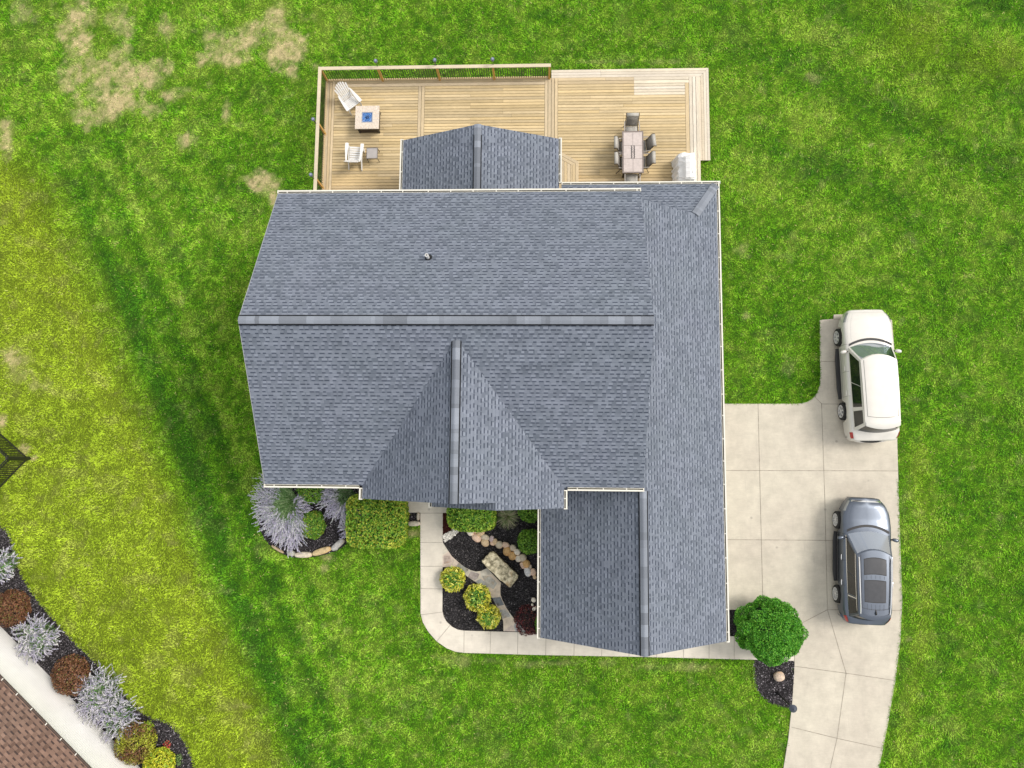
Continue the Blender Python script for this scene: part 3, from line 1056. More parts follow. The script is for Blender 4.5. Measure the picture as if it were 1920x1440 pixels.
gi = 0.07       # shingles stop just inside the gutter
r_main = roof([([(XL, YN - gi, E_Z), (XR, YN - gi, E_Z), (XR, YR, R_Z), (XL, YR, R_Z)], (1, 0, 0)),
               ([(XL, YS + gi, E_Z), (XR, YS + gi, E_Z), (XR, YR, R_Z), (XL, YR, R_Z)], (1, 0, 0))], 'wide two-sided main roof with a vent pipe')
lift = 0.012
r_front = roof([([(FXL + gi, FYS, E_Z + lift), (FXC, FYS, FR + lift), (FXC, FYA + .03, FR + lift), (FXL + gi, YS + gi - .02, E_Z + lift)], (0, 1, 0)),
                ([(FXR - gi, FYS, E_Z + lift), (FXR - gi, YS + gi - .02, E_Z + lift), (FXC, FYA + .03, FR + lift), (FXC, FYS, FR + lift)], (0, 1, 0))], 'cross gable roof above the hedge')
r_entry = roof([([(EXC, EYS, EZ + lift), (FXR - gi, EYS, E_Z + lift), (FXR - gi, FYS, E_Z + lift), (EXC, FYS, EZ + lift)], (0, 1, 0)),
                ([(EXL, EYS, E_Z), (EXC, EYS, EZ), (EXC, FYS + 0.9, EZ), (EXL, FYS + 0.9, E_Z)], (0, 1, 0))], 'small entry gable roof nested under the cross gable')
r_gar = roof([([(GX1 - gi, GYS, GE), (GX1 - gi, GYN - gi, GE), (HIPX, HIPY, GE + GPE * (GX1 - gi - HIPX)), (GXR, HIPY, GR), (GXR, GYS, GR)], (0, 1, 0)),
              ([(GX0 + gi, GYS, GE), (GXR, GYS, GR), (GXR, -0.52, GR), (GX0 + gi, -0.52, GE)], (0, 1, 0)),
              ([(GX1 - gi, GYN - gi, GE), (0.74, GYN - gi, GE), (0.74, HIPY, GE + GPE * (GX1 - gi - HIPX)), (HIPX, HIPY, GE + GPE * (GX1 - gi - HIPX))], (1, 0, 0))], 'long garage roof with a hip corner')
r_porch = roof([([(PXL + gi, PYN, PE), (PXC, PYN, PR), (PXC, 10.02, PR), (PXL + gi, 10.02, PE)], (0, 1, 0)),
                ([(PXR - gi, PYN, PE), (PXR - gi, 10.02, PE), (PXC, 10.02, PR), (PXC, PYN, PR)], (0, 1, 0))], 'low gable roof of the sunroom over the deck')

def ridge(p0, p1, pl, pr, par, w=0.132, raise_=0.045, step=0.27, vent=True):
    """overlapping cap shingles on a vented ridge; pl/pr are the falls on either side"""
    p0, p1 = Vector(p0), Vector(p1)
    L = (p1 - p0).length
    d = (p1 - p0) / L
    h = Vector((d.x, d.y, 0)).normalized()
    s = Vector((-h.y, h.x, 0))
    mb = MB()
    k = 0.0
    prev = 1.0
    while k < L - 0.01:
        e = min(k + step * random.choice([0.55, 1, 1, 1.5]), L)
        if random.random() < 0.85:
            prev = random.choice([0.74, 0.86, 0.96, 1.06, 1.16])
        t = prev * random.uniform(0.97, 1.03)
        c = (0.200 * t, 0.222 * t, 0.262 * t)
        rows = []
        for q, z in ((k, raise_ + 0.004), (e + 0.02 if e < L else e, raise_)):
            b = p0 + d * q
            L_ = b + s * w + Vector((0, 0, z - w * pl * 0.82))
            R_ = b - s * w + Vector((0, 0, z - w * pr * 0.82))
            rows.append([tuple(L_), tuple(b + s * 0.04 + Vector((0, 0, z - 0.012))), tuple(b + Vector((0, 0, z))), tuple(b - s * 0.04 + Vector((0, 0, z - 0.012))), tuple(R_)])
        mb.grid([r[::-1] for r in rows], c)
        k = e
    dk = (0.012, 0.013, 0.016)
    for sg, pp in ((1, pl), (-1, pr)):          # dark vent sides, and a flat strip painting the shadow beside the caps
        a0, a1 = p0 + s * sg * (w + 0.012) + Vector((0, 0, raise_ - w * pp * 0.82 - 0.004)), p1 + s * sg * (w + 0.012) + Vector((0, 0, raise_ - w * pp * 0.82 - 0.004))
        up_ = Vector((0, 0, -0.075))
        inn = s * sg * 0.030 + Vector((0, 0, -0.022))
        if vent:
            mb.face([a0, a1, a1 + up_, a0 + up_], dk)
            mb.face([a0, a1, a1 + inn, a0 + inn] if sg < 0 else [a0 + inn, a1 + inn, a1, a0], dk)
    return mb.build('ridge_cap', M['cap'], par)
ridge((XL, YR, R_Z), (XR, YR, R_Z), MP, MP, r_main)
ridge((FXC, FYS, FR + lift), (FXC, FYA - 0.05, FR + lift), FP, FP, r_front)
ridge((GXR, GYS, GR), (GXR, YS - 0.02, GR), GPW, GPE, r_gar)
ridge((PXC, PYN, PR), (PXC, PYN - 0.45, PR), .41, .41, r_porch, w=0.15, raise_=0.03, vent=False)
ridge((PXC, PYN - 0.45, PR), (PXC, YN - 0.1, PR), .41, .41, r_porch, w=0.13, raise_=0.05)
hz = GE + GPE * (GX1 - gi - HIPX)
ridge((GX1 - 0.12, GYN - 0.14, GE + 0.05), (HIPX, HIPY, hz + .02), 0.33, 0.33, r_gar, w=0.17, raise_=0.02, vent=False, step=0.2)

def gutter(p0, p1, out, par, cap0=True, cap1=True, clips=0.92, z=0.0):
    """K-style trough along the eave from p0 to p1, opening upwards, with hanger clips"""
    p0, p1, out = Vector(p0), Vector(p1), Vector(out)
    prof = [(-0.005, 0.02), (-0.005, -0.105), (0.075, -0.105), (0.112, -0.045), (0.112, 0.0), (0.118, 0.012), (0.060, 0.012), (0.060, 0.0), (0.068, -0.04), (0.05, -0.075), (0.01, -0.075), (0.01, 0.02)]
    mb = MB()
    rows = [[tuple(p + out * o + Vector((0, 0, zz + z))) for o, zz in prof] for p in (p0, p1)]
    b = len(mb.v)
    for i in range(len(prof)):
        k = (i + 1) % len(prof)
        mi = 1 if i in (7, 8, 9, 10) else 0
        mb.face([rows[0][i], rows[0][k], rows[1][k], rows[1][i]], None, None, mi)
    d = (p1 - p0).normalized()
    for c, p, sg in ((cap0, p0, -1), (cap1, p1, 1)):
        if c:
            q = [tuple(p + out * o + Vector((0, 0, zz + z))) for o, zz in ((-0.006, 0.03), (-0.006, -0.108), (0.077, -0.108), (0.115, -0.046), (0.121, 0.018))]
            mb.extrude(q, d * sg * 0.035)
    L = (p1 - p0).length
    k = 0.35
    while k < L - 0.1:
        c = p0 + d * k + out * 0.035 + Vector((0, 0, z + 0.008))
        mb.box(c, (0.035 if abs(d.x) > .5 else 0.075, 0.075 if abs(d.x) > .5 else 0.035, 0.012))
        k += clips * random.uniform(0.9, 1.1)
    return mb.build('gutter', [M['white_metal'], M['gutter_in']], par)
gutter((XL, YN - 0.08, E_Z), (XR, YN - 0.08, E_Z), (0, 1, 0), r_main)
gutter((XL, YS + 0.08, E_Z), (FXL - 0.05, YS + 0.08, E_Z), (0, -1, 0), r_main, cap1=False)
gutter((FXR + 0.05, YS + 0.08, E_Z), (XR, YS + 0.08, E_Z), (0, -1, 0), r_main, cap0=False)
gutter((FXL + 0.08, FYS, E_Z), (FXL + 0.08, YS - 0.05, E_Z), (-1, 0, 0), r_front, clips=0.2)
gutter((FXR - 0.08, EYS, E_Z), (FXR - 0.08, YS - 0.05, E_Z), (1, 0, 0), r_front, clips=0.25)
gutter((EXL + 0.01, EYS, E_Z), (EXL + 0.01, FYS + .1, E_Z), (-1, 0, 0), r_entry, clips=0.15)
gutter((GX1 - 0.08, GYS, GE), (GX1 - 0.08, GYN - 0.02, GE), (1, 0, 0), r_gar)
gutter((GX0 + 0.08, GYS, GE), (GX0 + 0.08, -0.6, GE), (-1, 0, 0), r_gar)
gutter((0.78, GYN - 0.08, GE), (GX1 + 0.035, GYN - 0.08, GE), (0, 1, 0), r_gar)
gutter((PXL + 0.08, 10.1, PE), (PXL + 0.08, PYN, PE), (-1, 0, 0), r_porch)
gutter((PXR - 0.08, 11.75, PE), (PXR - 0.08, PYN, PE), (1, 0, 0), r_porch)

m = MB()
for ya_, za_ in ((YN - gi, E_Z), (YS + gi, E_Z)):
    m.tube([(XL - .01, ya_, za_ - .005), (XL - .01, YR, R_Z - .005)], .011, 6)
m.build('drip_edge', plain('drip_metal', (.34, .35, .36), .5), r_main)
# walls
mb = MB()
y0, y1 = YS + 0.40, YN - 0.40
mb.extrude([(XL + .3, y0, -0.1), (XL + .3, y1, -0.1), (XL + .3, y1, main_z(0, y1) - .15), (XL + .3, YR, R_Z - .15), (XL + .3, y0, main_z(0, y0) - .15)], (XR - XL - .6, 0, 0))
mb.build('wall', M['siding'], house)
mb = MB()
mb.extrude([(FXL + .35, -1.05, 2.9), (FXR - .35, -1.05, 2.9), (FXR - .35, -1.05, E_Z + .35 * FP - .2), (FXC, -1.05, FR - .2), (FXL + .35, -1.05, E_Z + .35 * FP - .2)], (0, 0.45, 0))
mb.extrude([(-3.6, -1.35, -0.1), (FXR - .36, -1.35, -0.1), (FXR - .36, -1.35, E_Z + .1), (EXC, -1.35, EZ - .2), (-3.6, -1.35, E_Z + .05)], (0, 0.28, 0))
mb.build('gable_wall', M['siding'], house)
mb = MB()
mb.extrude([(GX0 + .36, GYS + .4, -0.1), (GX1 - .36, GYS + .4, -0.1), (GX1 - .36, GYS + .4, GE + .36 * GPE - .17), (GXR, GYS + .4, GR - .17), (GX0 + .36, GYS + .4, GE + .36 * GPW - .17)], (0, -0.57 - GYS - .4, 0))
mb.extrude([(3.4, -0.5, -0.1), (GX1 - .36, -0.5, -0.1), (GX1 - .36, -0.5, GE + .36 * GPE - .17), (GXR, -0.5, GR - .17), (3.4, -0.5, GR - .17)], (0, HIPY - .2 + .5, 0))
mb.box(((0.9 + GX1 - .36) / 2, (HIPY - .2 + GYN - .4) / 2, GE / 2 - .1), (GX1 - .36 - .9, GYN - .4 - HIPY + .2, GE - .02))
mb.build('garage_wall', M['siding'], house)
mb = MB()
mb.extrude([(PXL + .35, 10.03, 0.1), (PXR - .35, 10.03, 0.1), (PXR - .35, 10.03, PE + .35 * .41 - .16), (PXC, 10.03, PR - .16), (PXL + .35, 10.03, PE + .35 * .41 - .16)], (0, PYN - .35 - 10.03, 0))
mb.build('sunroom_wall', M['siding'], house)
mb = MB()
def wall_panel(name, x, yc, zc, w, h, mat, axis='x', sg=1, par=house):
    m = MB()
    if axis == 'x':
        m.box((x + sg * 0.03, yc, zc), (0.06, w, h))
    else:
        m.box((yc, x + sg * 0.03, zc), (w, 0.06, h))
    return m.build(name, mat, par, bevel=0.008)
M['pane'] = plain('window_glass', (0.03, 0.04, 0.045), 0.06, spec=0.9, var=0.2)
for yc in (-4.2, -0.9, 1.6):
    dr = wall_panel('garage_door', GX1 - .36, yc, 1.12, 2.6 if yc > -4 else 4.2, 2.2, M['trim'])
    m = MB()
    for zc in (0.55, 1.1, 1.65):
        m.box((GX1 - .36 + .062, yc, zc), (0.008, 2.5 if yc > -4 else 4.1, 0.02))
    m.build('panel_seam', M['black'], dr)
for (x, yc, zc, w, h, ax, sg) in ((XL + .3, 2.0, 1.6, 1.2, 1.4, 'x', -1), (XL + .3, 6.6, 1.6, 1.2, 1.4, 'x', -1), (XL + .3, 4.7, 4.4, 1.0, 1.3, 'x', -1), (y0, -8.2, 1.5, 1.6, 1.5, 'y', -1),
                               (y1, -8.0, 1.7, 1.5, 1.3, 'y', 1), (y0, 2.0, 4.2, 1.2, .6, 'y', -1), (GYS + .4, 2.2, 1.5, 1.2, 1.2, 'y', -1), (GYS + .4, 5.0, 1.5, 1.2, 1.2, 'y', -1)):
    fr = wall_panel('window', x, yc, zc, w, h, M['trim'], ax, sg)
    wall_panel('pane', x + sg * 0.005, yc, zc, w - .14, h - .14, M['pane'], ax, sg, fr)
dd = wall_panel('front_door', y0, -4.6, 1.08, 1.0, 2.1, plain('door_dark', (0.10, 0.03, 0.025), 0.5), 'y', -1)
m = MB()
m.ellipsoid((-4.25, y0 - .09, 1.02), (.035, .035, .035), 8, 6)
m.build('handle', M['steel'], dd, True)

# plumbing vent on the north slope
vp = P_on(803, 484, main_z)
mb = MB()
mb.lathe([(0.0, -0.1), (0.06, -0.1), (0.06, 0.40), (0.045, 0.40), (0.045, 0.30), (0.0, 0.30)], (0, 0, 0), 16)
vo_ = mb.build('vent_pipe', M['white_plastic'], r_main, True, loc=vp)
mb = MB()
mb.lathe([(0.17, -0.115), (0.165, -0.07), (0.085, 0.04), (0.075, 0.09), (0.062, 0.09)], (0, 0, 0), 16)
mb.build('flashing', M['black'], vo_, True)

# ------------------------------------------------------------------ deck
deck = thing('deck', (-1.5, 14, 0), 'golden timber deck with pale weathered steps behind the house', 'deck')
deck_off = Vector((-1.5, 14, 0))
def dbuild(mb, name, mat, par=None, **k):
    o = mb.build(name, mat, par or deck, **k)
    if par is None:
        o.location = -deck_off
    return o

def tone(base, v=0.16):
    t = random.uniform(1 - v, 1 + v)
    h = random.uniform(-0.04, 0.04)
    return (base[0] * t, base[1] * t * (1 - h * .5), base[2] * t * (1 - 2 * h))
GOLD = (0.520, 0.410, 0.235)
PALE = (0.525, 0.425, 0.275)
GREY = (0.590, 0.530, 0.430)
WALL_SHADE = (0.540, 0.375, 0.205)  # board tint that paints in the soft shade of the house
BW, GAPB = 0.140, 0.018
def boards_x(x0, x1, y0, y1, z, base, joints=(), xcut=None, base2=None, ycut=None):
    mb = MB()
    n = max(1, round((y1 - y0) / BW))
    w = (y1 - y0) / n
    for i in range(n):
        ya, yb = y0 + i * w + GAPB / 2, y0 + (i + 1) * w - GAPB / 2
        cuts = [x0]
        if joints and random.random() < 0.75:
            cuts.append(random.choice(joints) + random.choice([0, 0, 0.4]))
        if xcut and (ycut is None or (ya + yb) / 2 > ycut):
            cuts.append(xcut)
        cuts = sorted(c for c in cuts if x0 <= c < x1) + [x1]
        for a, b in zip(cuts[:-1], cuts[1:]):
            bs = base
            if xcut and a >= xcut - 1e-3 and ycut is not None and (ya + yb) / 2 > ycut:
                bs = base2
            k = max(0.0, 1 - ((ya + yb) / 2 - 11.4) / 2.2)
            bs = tuple(p * (1 - .55 * k) + q * .55 * k for p, q in zip(bs, WALL_SHADE))  # wall shade mixed into the board colour, stronger towards the house
            mb.box(((a + b) / 2, (ya + yb) / 2, z - 0.018), (b - a - 0.006, yb - ya, 0.036), None, tone(bs))
    return mb
def boards_y(x0, x1, y0, y1, z, base, n=None):
    mb = MB()
    n = n or max(1, round((x1 - x0) / BW))
    w = (x1 - x0) / n
    for i in range(n):
        xa, xb = x0 + i * w + GAPB / 2, x0 + (i + 1) * w - GAPB / 2
        mb.box(((xa + xb) / 2, (y0 + y1) / 2, z - 0.018), (xb - xa, y1 - y0 - 0.01, 0.036), None, tone(base, .1))
    return mb

xA0 = XY(625, 250, DZ)[0]
xA1, xB0 = XY(782.5, 240, DZ)[0], XY(795, 240, DZ)[0]
xB1, xC0 = XY(1021, 220, DZ)[0], XY(1046, 220, DZ)[0]
xC1, xD = XY(1285.5, 230, DZ)[0], XY(1293, 230, DZ)[0]
yT = XY(900, 160, DZ)[1]
xg, yg = XY(1189, 180, DZ)
dbuild(boards_y(DX0 + .02, xA0, DY0, DY1, DZ, PALE, 3), 'border_board', M['wood_y'])
dbuild(boards_x(xA0, DX1 if False else xB1, yT, DY1, DZ, PALE, joints=(-4.0, -1.0)), 'border_board', M['wood_x'])
dbuild(boards_x(xA0, xA1, DY0, yT, DZ, GOLD, joints=(-8.0, -7.4)), 'floor_panel', M['wood_x'])
dbuild(boards_y(xA1, xB0, DY0, yT, DZ, PALE, 2), 'border_board', M['wood_y'])
dbuild(boards_x(xB0, xB1, DY0, yT, DZ, GOLD, joints=(-3.4, -1.9)), 'floor_panel', M['wood_x'])
dbuild(boards_y(xB1, xC0, DY0, DY1, DZ, PALE, 4), 'border_board', M['wood_y'])
yTc = XY(1150, 157, DZ)[1]
dbuild(boards_x(xC0, xC1, DY0, yTc, DZ, GOLD, joints=(2.1, 3.6), xcut=xg, base2=GREY, ycut=yg - 0.02), 'floor_panel', M['wood_x'])
dbuild(boards_x(xC0, xD, yTc, DY1, DZ, PALE, joints=(2.4,), xcut=xg, base2=GREY, ycut=yTc - .1), 'border_board', M['wood_x'])
dbuild(boards_y(xC1, xD, DY0, yTc, DZ, PALE, 1), 'border_board', M['wood_y'])
dbuild(boards_y(xD, DX1, DY0, DY1, DZ, GREY, 3), 'border_board', M['wood_y'])
# lower step around the open corner, mitred boards
SX, SY = 7.535, 18.15
xs0 = XY(1034, 140, .22)[0]
mb = MB()
for i in range(4):
    a0, a1 = i / 4, (i + 1) / 4 - 0.022
    xi0, xi1 = DX1 + .0 + (SX - DX1) * a0, DX1 + (SX - DX1) * a1
    yi0, yi1 = DY1 + (SY - DY1) * a0, DY1 + (SY - DY1) * a1
    mb.prism([(xs0, yi0), (2.6, yi0), (2.6, yi1), (xs0, yi1)], 0.185, 0.221, tone(GREY, .08))
    mb.prism([(2.606, yi0), (xi0 - .004, yi0), (xi1 - .004, yi1), (2.606, yi1)], 0.185, 0.221, tone(GREY, .08))
    mb.prism([(xi0 + .004, yi0), (xi1 + .004, yi1), (xi1 + .004, 13.72), (xi0 + .004, 13.72)], 0.185, 0.221, tone(GREY, .08))
dbuild(mb, 'step', M['wood_x'])
mb = MB()
RIM = tone((0.36, 0.27, 0.16), 0)
mb.box(((DX0 + DX1) / 2, DY1 - .03, 0.20), (DX1 - DX0, 0.04, 0.44), None, RIM)
mb.box((DX0 + .03, (DY0 + DY1) / 2, 0.20), (0.04, DY1 - DY0 - .1, 0.44), None, RIM)
mb.box((DX1 - .03, (DY0 + DY1) / 2, 0.20), (0.04, DY1 - DY0 - .1, 0.44), None, RIM)
mb.box(((xs0 + SX) / 2, SY - .05, 0.08), (SX - xs0 - .06, 0.04, 0.20), None, RIM)
mb.box((SX - .05, (13.75 + SY) / 2, 0.08), (0.04, SY - 13.78, 0.20), None, RIM)
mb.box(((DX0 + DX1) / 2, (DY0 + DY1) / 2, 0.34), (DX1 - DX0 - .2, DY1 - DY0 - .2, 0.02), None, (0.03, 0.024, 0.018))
dbuild(mb, 'rim_joist', M['wood_x'])
# raised landing by the sunroom door
cx = [XY(*p, 0.62) for p in ((1053, 286), (1085, 303), (1084, 345), (1053, 345))]
cx[2] = (cx[1][0], 11.4)
cx[3] = (cx[0][0] - .3, 11.4)
cx[0] = (cx[0][0] - .3, cx[0][1] + .18)
mb = MB()
A, B = Vector(cx[0]), Vector(cx[1])
for i in range(2):                    # two border boards following the cut corner
    o0, o1 = 0.15 * i, 0.15 * (i + 1) - 0.012
    dn = Vector((A.y - B.y, -(A.x - B.x))).normalized()
    if dn.y > 0:
        dn = -dn
    k = (B.y - A.y) / (B.x - A.x)
    def cor(o):
        x = B.x - o
        q = A + dn * o
        return (x, q.y + k * (x - q.x))
    def lft(o):
        q = A + dn * o
        return (A.x, q.y + k * (A.x - q.x))
    mb.prism([lft(o0), cor(o0), cor(o1), lft(o1)], 0.585, 0.621, tone(PALE, .08))
    mb.prism([cor(o0), (B.x - o0, 11.4), (B.x - o1, 11.4), cor(o1)], 0.585, 0.621, tone(PALE, .08))
x = A.x
while x < B.x - .3:
    xa, xb = x, min(x + .128, B.x - .30)
    ytop = lambda q: (A + dn * .30).y + k * (q - (A + dn * .30).x)
    mb.prism([(xa, 11.4), (xb, 11.4), (xb, ytop(xb)), (xa, ytop(xa))], 0.585, 0.621, tone(PALE, .1))
    x += .14
mb.prism([cx[0], cx[1], cx[2], cx[3]], 0.44, 0.58, RIM)
dbuild(mb, 'landing', M['wood_y'])

# railing
RTZ = 1.55
RY, RX = DY1 - 0.02, DX0 + 0.02
xe = XY(1030, 150, DZ)[0]
post_n = [RX, XY(718, 150, DZ)[0], XY(825, 150, DZ)[0], XY(927, 150, DZ)[0], xe]
post_w = [XY(611, 252, DZ)[1], XY(609, 353, DZ)[1]]
mb = MB()
mb.prism([(RX - .09, RY + .09), (xe + .06, RY + .09), (xe + .06, RY - .06), (RX + .06, RY - .06)], RTZ - .036, RTZ, (0.56, 0.49, 0.36))
mb.prism([(RX - .09, RY + .088), (RX + .058, RY - .058), (RX + .058, 10.6), (RX - .09, 10.6)], RTZ - .037, RTZ - .001, (0.56, 0.49, 0.36))
rail = dbuild(mb, 'railing', M['wood_x'])
def rb(m, name, mat):
    return m.build(name, mat, rail)
for (x, y) in [(p, RY) for p in post_n] + [(RX, p) for p in post_w]:
    m = MB()
    m.box((x, y, (RTZ - .036 + DZ) / 2), (0.092, 0.092, RTZ - .036 - DZ), None, (0.50, 0.30, 0.09))
    rb(m, 'post', M['wood_y'])
m = MB()
for a, b in zip(post_n[:-1], post_n[1:]):
    m.box(((a + b) / 2, RY, DZ + .10), (b - a - .094, 0.085, 0.04), None, (0.55, 0.42, 0.24))
    m.box(((a + b) / 2, RY, RTZ - .06), (b - a - .094, 0.04, 0.045), None, (0.50, 0.32, 0.12))
ys = [RY] + post_w + [10.6]
for a, b in zip(ys[1:], ys[:-1]):
    m.box((RX, (a + b) / 2, DZ + .10), (0.085, b - a - .094, 0.04), None, (0.55, 0.42, 0.24))
    m.box((RX, (a + b) / 2, RTZ - .06), (0.04, b - a - .094, 0.045), None, (0.50, 0.32, 0.12))
rb(m, 'cross_rail', M['wood_x'])
def bal_bay(pts):
    m = MB()
    for x, y in pts:
        m.tube([(x, y, DZ + .12), (x, y, RTZ - .08)], 0.015, 6)
    rb(m, 'balusters', M['black'])
for a, b in zip(post_n[:-1], post_n[1:]):
    nb = int((b - a - .1) / .105)
    bal_bay([(a + (b - a) * (i + 1) / (nb + 1), RY) for i in range(nb)])
for a, b in zip(ys[1:], ys[:-1]):
    nb = int((b - a - .1) / .105)
    bal_bay([(RX, a + (b - a) * (i + 1) / (nb + 1)) for i in range(nb)])

# solar lights on the rail posts
def solar():
    t = thing('solar_light', (0, 0, 0), 'x', 'light')
    m = MB()
    m.tube([(0, 0, -0.03), (0, 0, 0.34)], 0.016, 8)
    m.build('stem', M['black'], t)
    m = MB()
    m.lathe([(0.0, 0.30), (0.03, 0.31), (0.075, 0.36), (0.085, 0.42), (0.08, 0.455), (0.0, 0.47)], (0, 0, 0), 14)
    h = m.build('lamp_head', plain('lamp_blue_grey', (0.10, 0.125, 0.19), 0.35, var=0.15), t, True)
    m = MB()
    m.lathe([(0.0, 0.476), (0.045, 0.474), (0.047, 0.462)], (0, 0, 0), 12)
    m.lathe([(0.0, 0.505), (0.014, 0.50), (0.016, 0.47)], (0, 0, 0), 8)
    m.build('cap', plain('lamp_cap', (0.30, 0.33, 0.42), 0.3), h, True)
    return t
sl = solar()
spots = [((704, 112), 'solar light with dark stem on back railing nearest the corner with the armchair'),
         ((815, 108), 'solar light with dark stem, middle of the three along the back railing'),
         ((923.5, 106), 'solar light with dark stem on back railing nearest the open steps'),
         ((587, 223), 'solar light on side railing beside the fire table'),
         ((582, 327), 'solar light on side railing close to the main roof edge')]
for i, (p, lb_) in enumerate(spots):
    o = sl if i == 0 else copy_tree(sl)
    q = P(*p, RTZ + .45)
    # stands on the outer edge of the top rail
    o.location = (q[0], RY + .085, RTZ + .0) if i < 3 else (RX - .085, q[1], RTZ)
    o['label'] = lb_
    o['group'] = 'solar lights along the deck railing'

# ------------------------------------------------------------------ deck furniture
def adirondack(loc, rot, label):
    """faces local +Y"""
    t = thing('adirondack_chair', loc, label, 'chair', 'white armchairs around the fire table', rot)
    mt = M['white_plastic']
    m = MB()
    for i in range(6):                       # seat slats, dropping to the back
        y = 0.30 - i * 0.095
        z = 0.40 - i * 0.028
        m.box((0, y, z), (0.53, 0.076, 0.024), Matrix.Rotation(0.29, 3, 'X'))
    m.build('seat', mt, t)
    m = MB()
    ca, sa = math.cos(0.50), math.sin(0.50)
    hs = [0.66, 0.76, 0.82, 0.84, 0.82, 0.76, 0.66]
    for i, h in enumerate(hs):               # fan of slats
        f = (i - 3) / 3
        w0, w1 = 0.052, 0.066
        x0, x1 = f * 0.215, f * 0.290
        pts = []
        for x, hh, w in ((x0, 0.0, w0), (x1, h, w1)):
            y, z = -0.22 - hh * sa, 0.27 + hh * ca
            pts.append([(x - w / 2, y, z), (x + w / 2, y, z)])
        top = (x1, -0.22 - (h + .045) * sa, 0.27 + (h + .045) * ca)
        poly = [pts[0][0], pts[0][1], pts[1][1], (top[0] + .025, top[1], top[2]), (top[0] - .025, top[1], top[2]), pts[1][0]]
        m.extrude(poly, (0, -0.022 * ca, -0.022 * sa))
    for hh in (0.18, 0.52):
        m.box((0, -0.22 - hh * sa - .032, 0.27 + hh * ca - .015), (0.56, 0.022, 0.07), Matrix.Rotation(0.5, 3, 'X'))
    m.build('backrest', mt, t)
    for s in (-1, 1):
        m = MB()
        q = [(s * 0.27, 0.40), (s * 0.30, 0.43), (s * 0.41, 0.43), (s * 0.43, 0.38), (s * 0.415, 0.15), (s * 0.36, -0.30), (s * 0.33, -0.42), (s * 0.29, -0.42), (s * 0.285, 0.1)]
        m.prism(q, 0.565, 0.592)
        m.build('armrest', mt, t)
        m = MB()
        m.box((s * 0.315, 0.32, 0.2825), (0.035, 0.13, 0.565))
        m.build('leg', mt, t)
        m = MB()
        m.extrude([(s * 0.285, 0.36, 0.30), (s * 0.285, 0.36, 0.42), (s * 0.285, -0.30, 0.28), (s * 0.285, -0.62, 0.10), (s * 0.285, -0.62, 0.0), (s * 0.285, -0.52, 0.0), (s * 0.285, -0.25, 0.16)], (s * 0.028, 0, 0))
        m.build('leg', mt, t)
    return t
q = P(657, 190, DZ + .35)
adirondack((q[0], q[1], DZ), math.radians(-142), 'white slatted garden armchair turned to the fire table from the railing corner')
q = P(666, 290, DZ + .33)
adirondack((q[0], q[1], DZ), math.radians(-4), 'white slatted garden armchair beside the small grey side table')

q = P(688.5, 220, DZ + .60)
t = thing('fire_table', (q[0], q[1], DZ), 'square fire table with speckled stone top and blue glass tray', 'fire table')
m = MB()
hh = 0.545
for a, b, c, d in ((-hh, -.25, -hh, hh), (.25, hh, -hh, hh), (-.25, .25, -hh, -.25), (-.25, .25, .25, hh)):
    m.box(((a + b) / 2, (c + d) / 2, 0.585), (b - a - .002, d - c - .002, 0.05), None, (0.62, 0.55, 0.475))
m.build('stone_top', M['granite'], t)
m = MB()
m.box((0, 0, 0.30), (0.92, 0.92, 0.515))
bs = m.build('base', M['wicker'], t, bevel=0.01)
for sx in (-1, 1):
    for sy in (-1, 1):
        m = MB()
        m.box((sx * .45, sy * .45, 0.285), (0.06, 0.06, 0.54))
        m.build('corner_post', M['black'], bs)
m = MB()
m.box((0, 0, 0.575), (0.44, 0.44, 0.035))
m.build('glass_tray', M['beads'], t)
m = MB()
for a in ((0, .235), (0, -.235)):
    m.box((a[0], a[1], 0.60), (0.50, 0.035, 0.028))
    m.box((a[1], a[0], 0.60), (0.035, 0.432, 0.028))
m.build('tray_rim', M['steel'], t)
m = MB()
m.tube([(0.07 * math.cos(i * .52), 0.07 * math.sin(i * .52), 0.60) for i in range(13)], 0.010, 6)
m.tube([(-.1, 0, .598), (.1, 0, .598)], 0.008, 6)
m.build('burner', M['black'], t)

q = P(697.5, 287, DZ + .45)
t = thing('side_table', (q[0], q[1], DZ), 'small square grey side table with thin dark legs on the deck', 'table', None, math.radians(1))
m = MB()
m.box((0, 0, 0.44), (0.46, 0.46, 0.012))
m.build('tabletop', plain('grey_top', (0.36, 0.34, 0.33), 0.4, var=0.1), t)
m = MB()
for sg in (-1, 1):
    m.box((0, sg * .242, .44), (.508, .022, .028))
    m.box((sg * .242, 0, .44), (.022, .462, .028))
m.build('rim', plain('grey_metal', (0.16, 0.15, 0.15), 0.5), t)
for sx in (-1, 1):
    for sy in (-1, 1):
        m = MB()
        m.tube([(sx * .235, sy * .235, .43), (sx * .25, sy * .25, 0)], 0.014, 6)
        m.build('leg', M['black'], t)

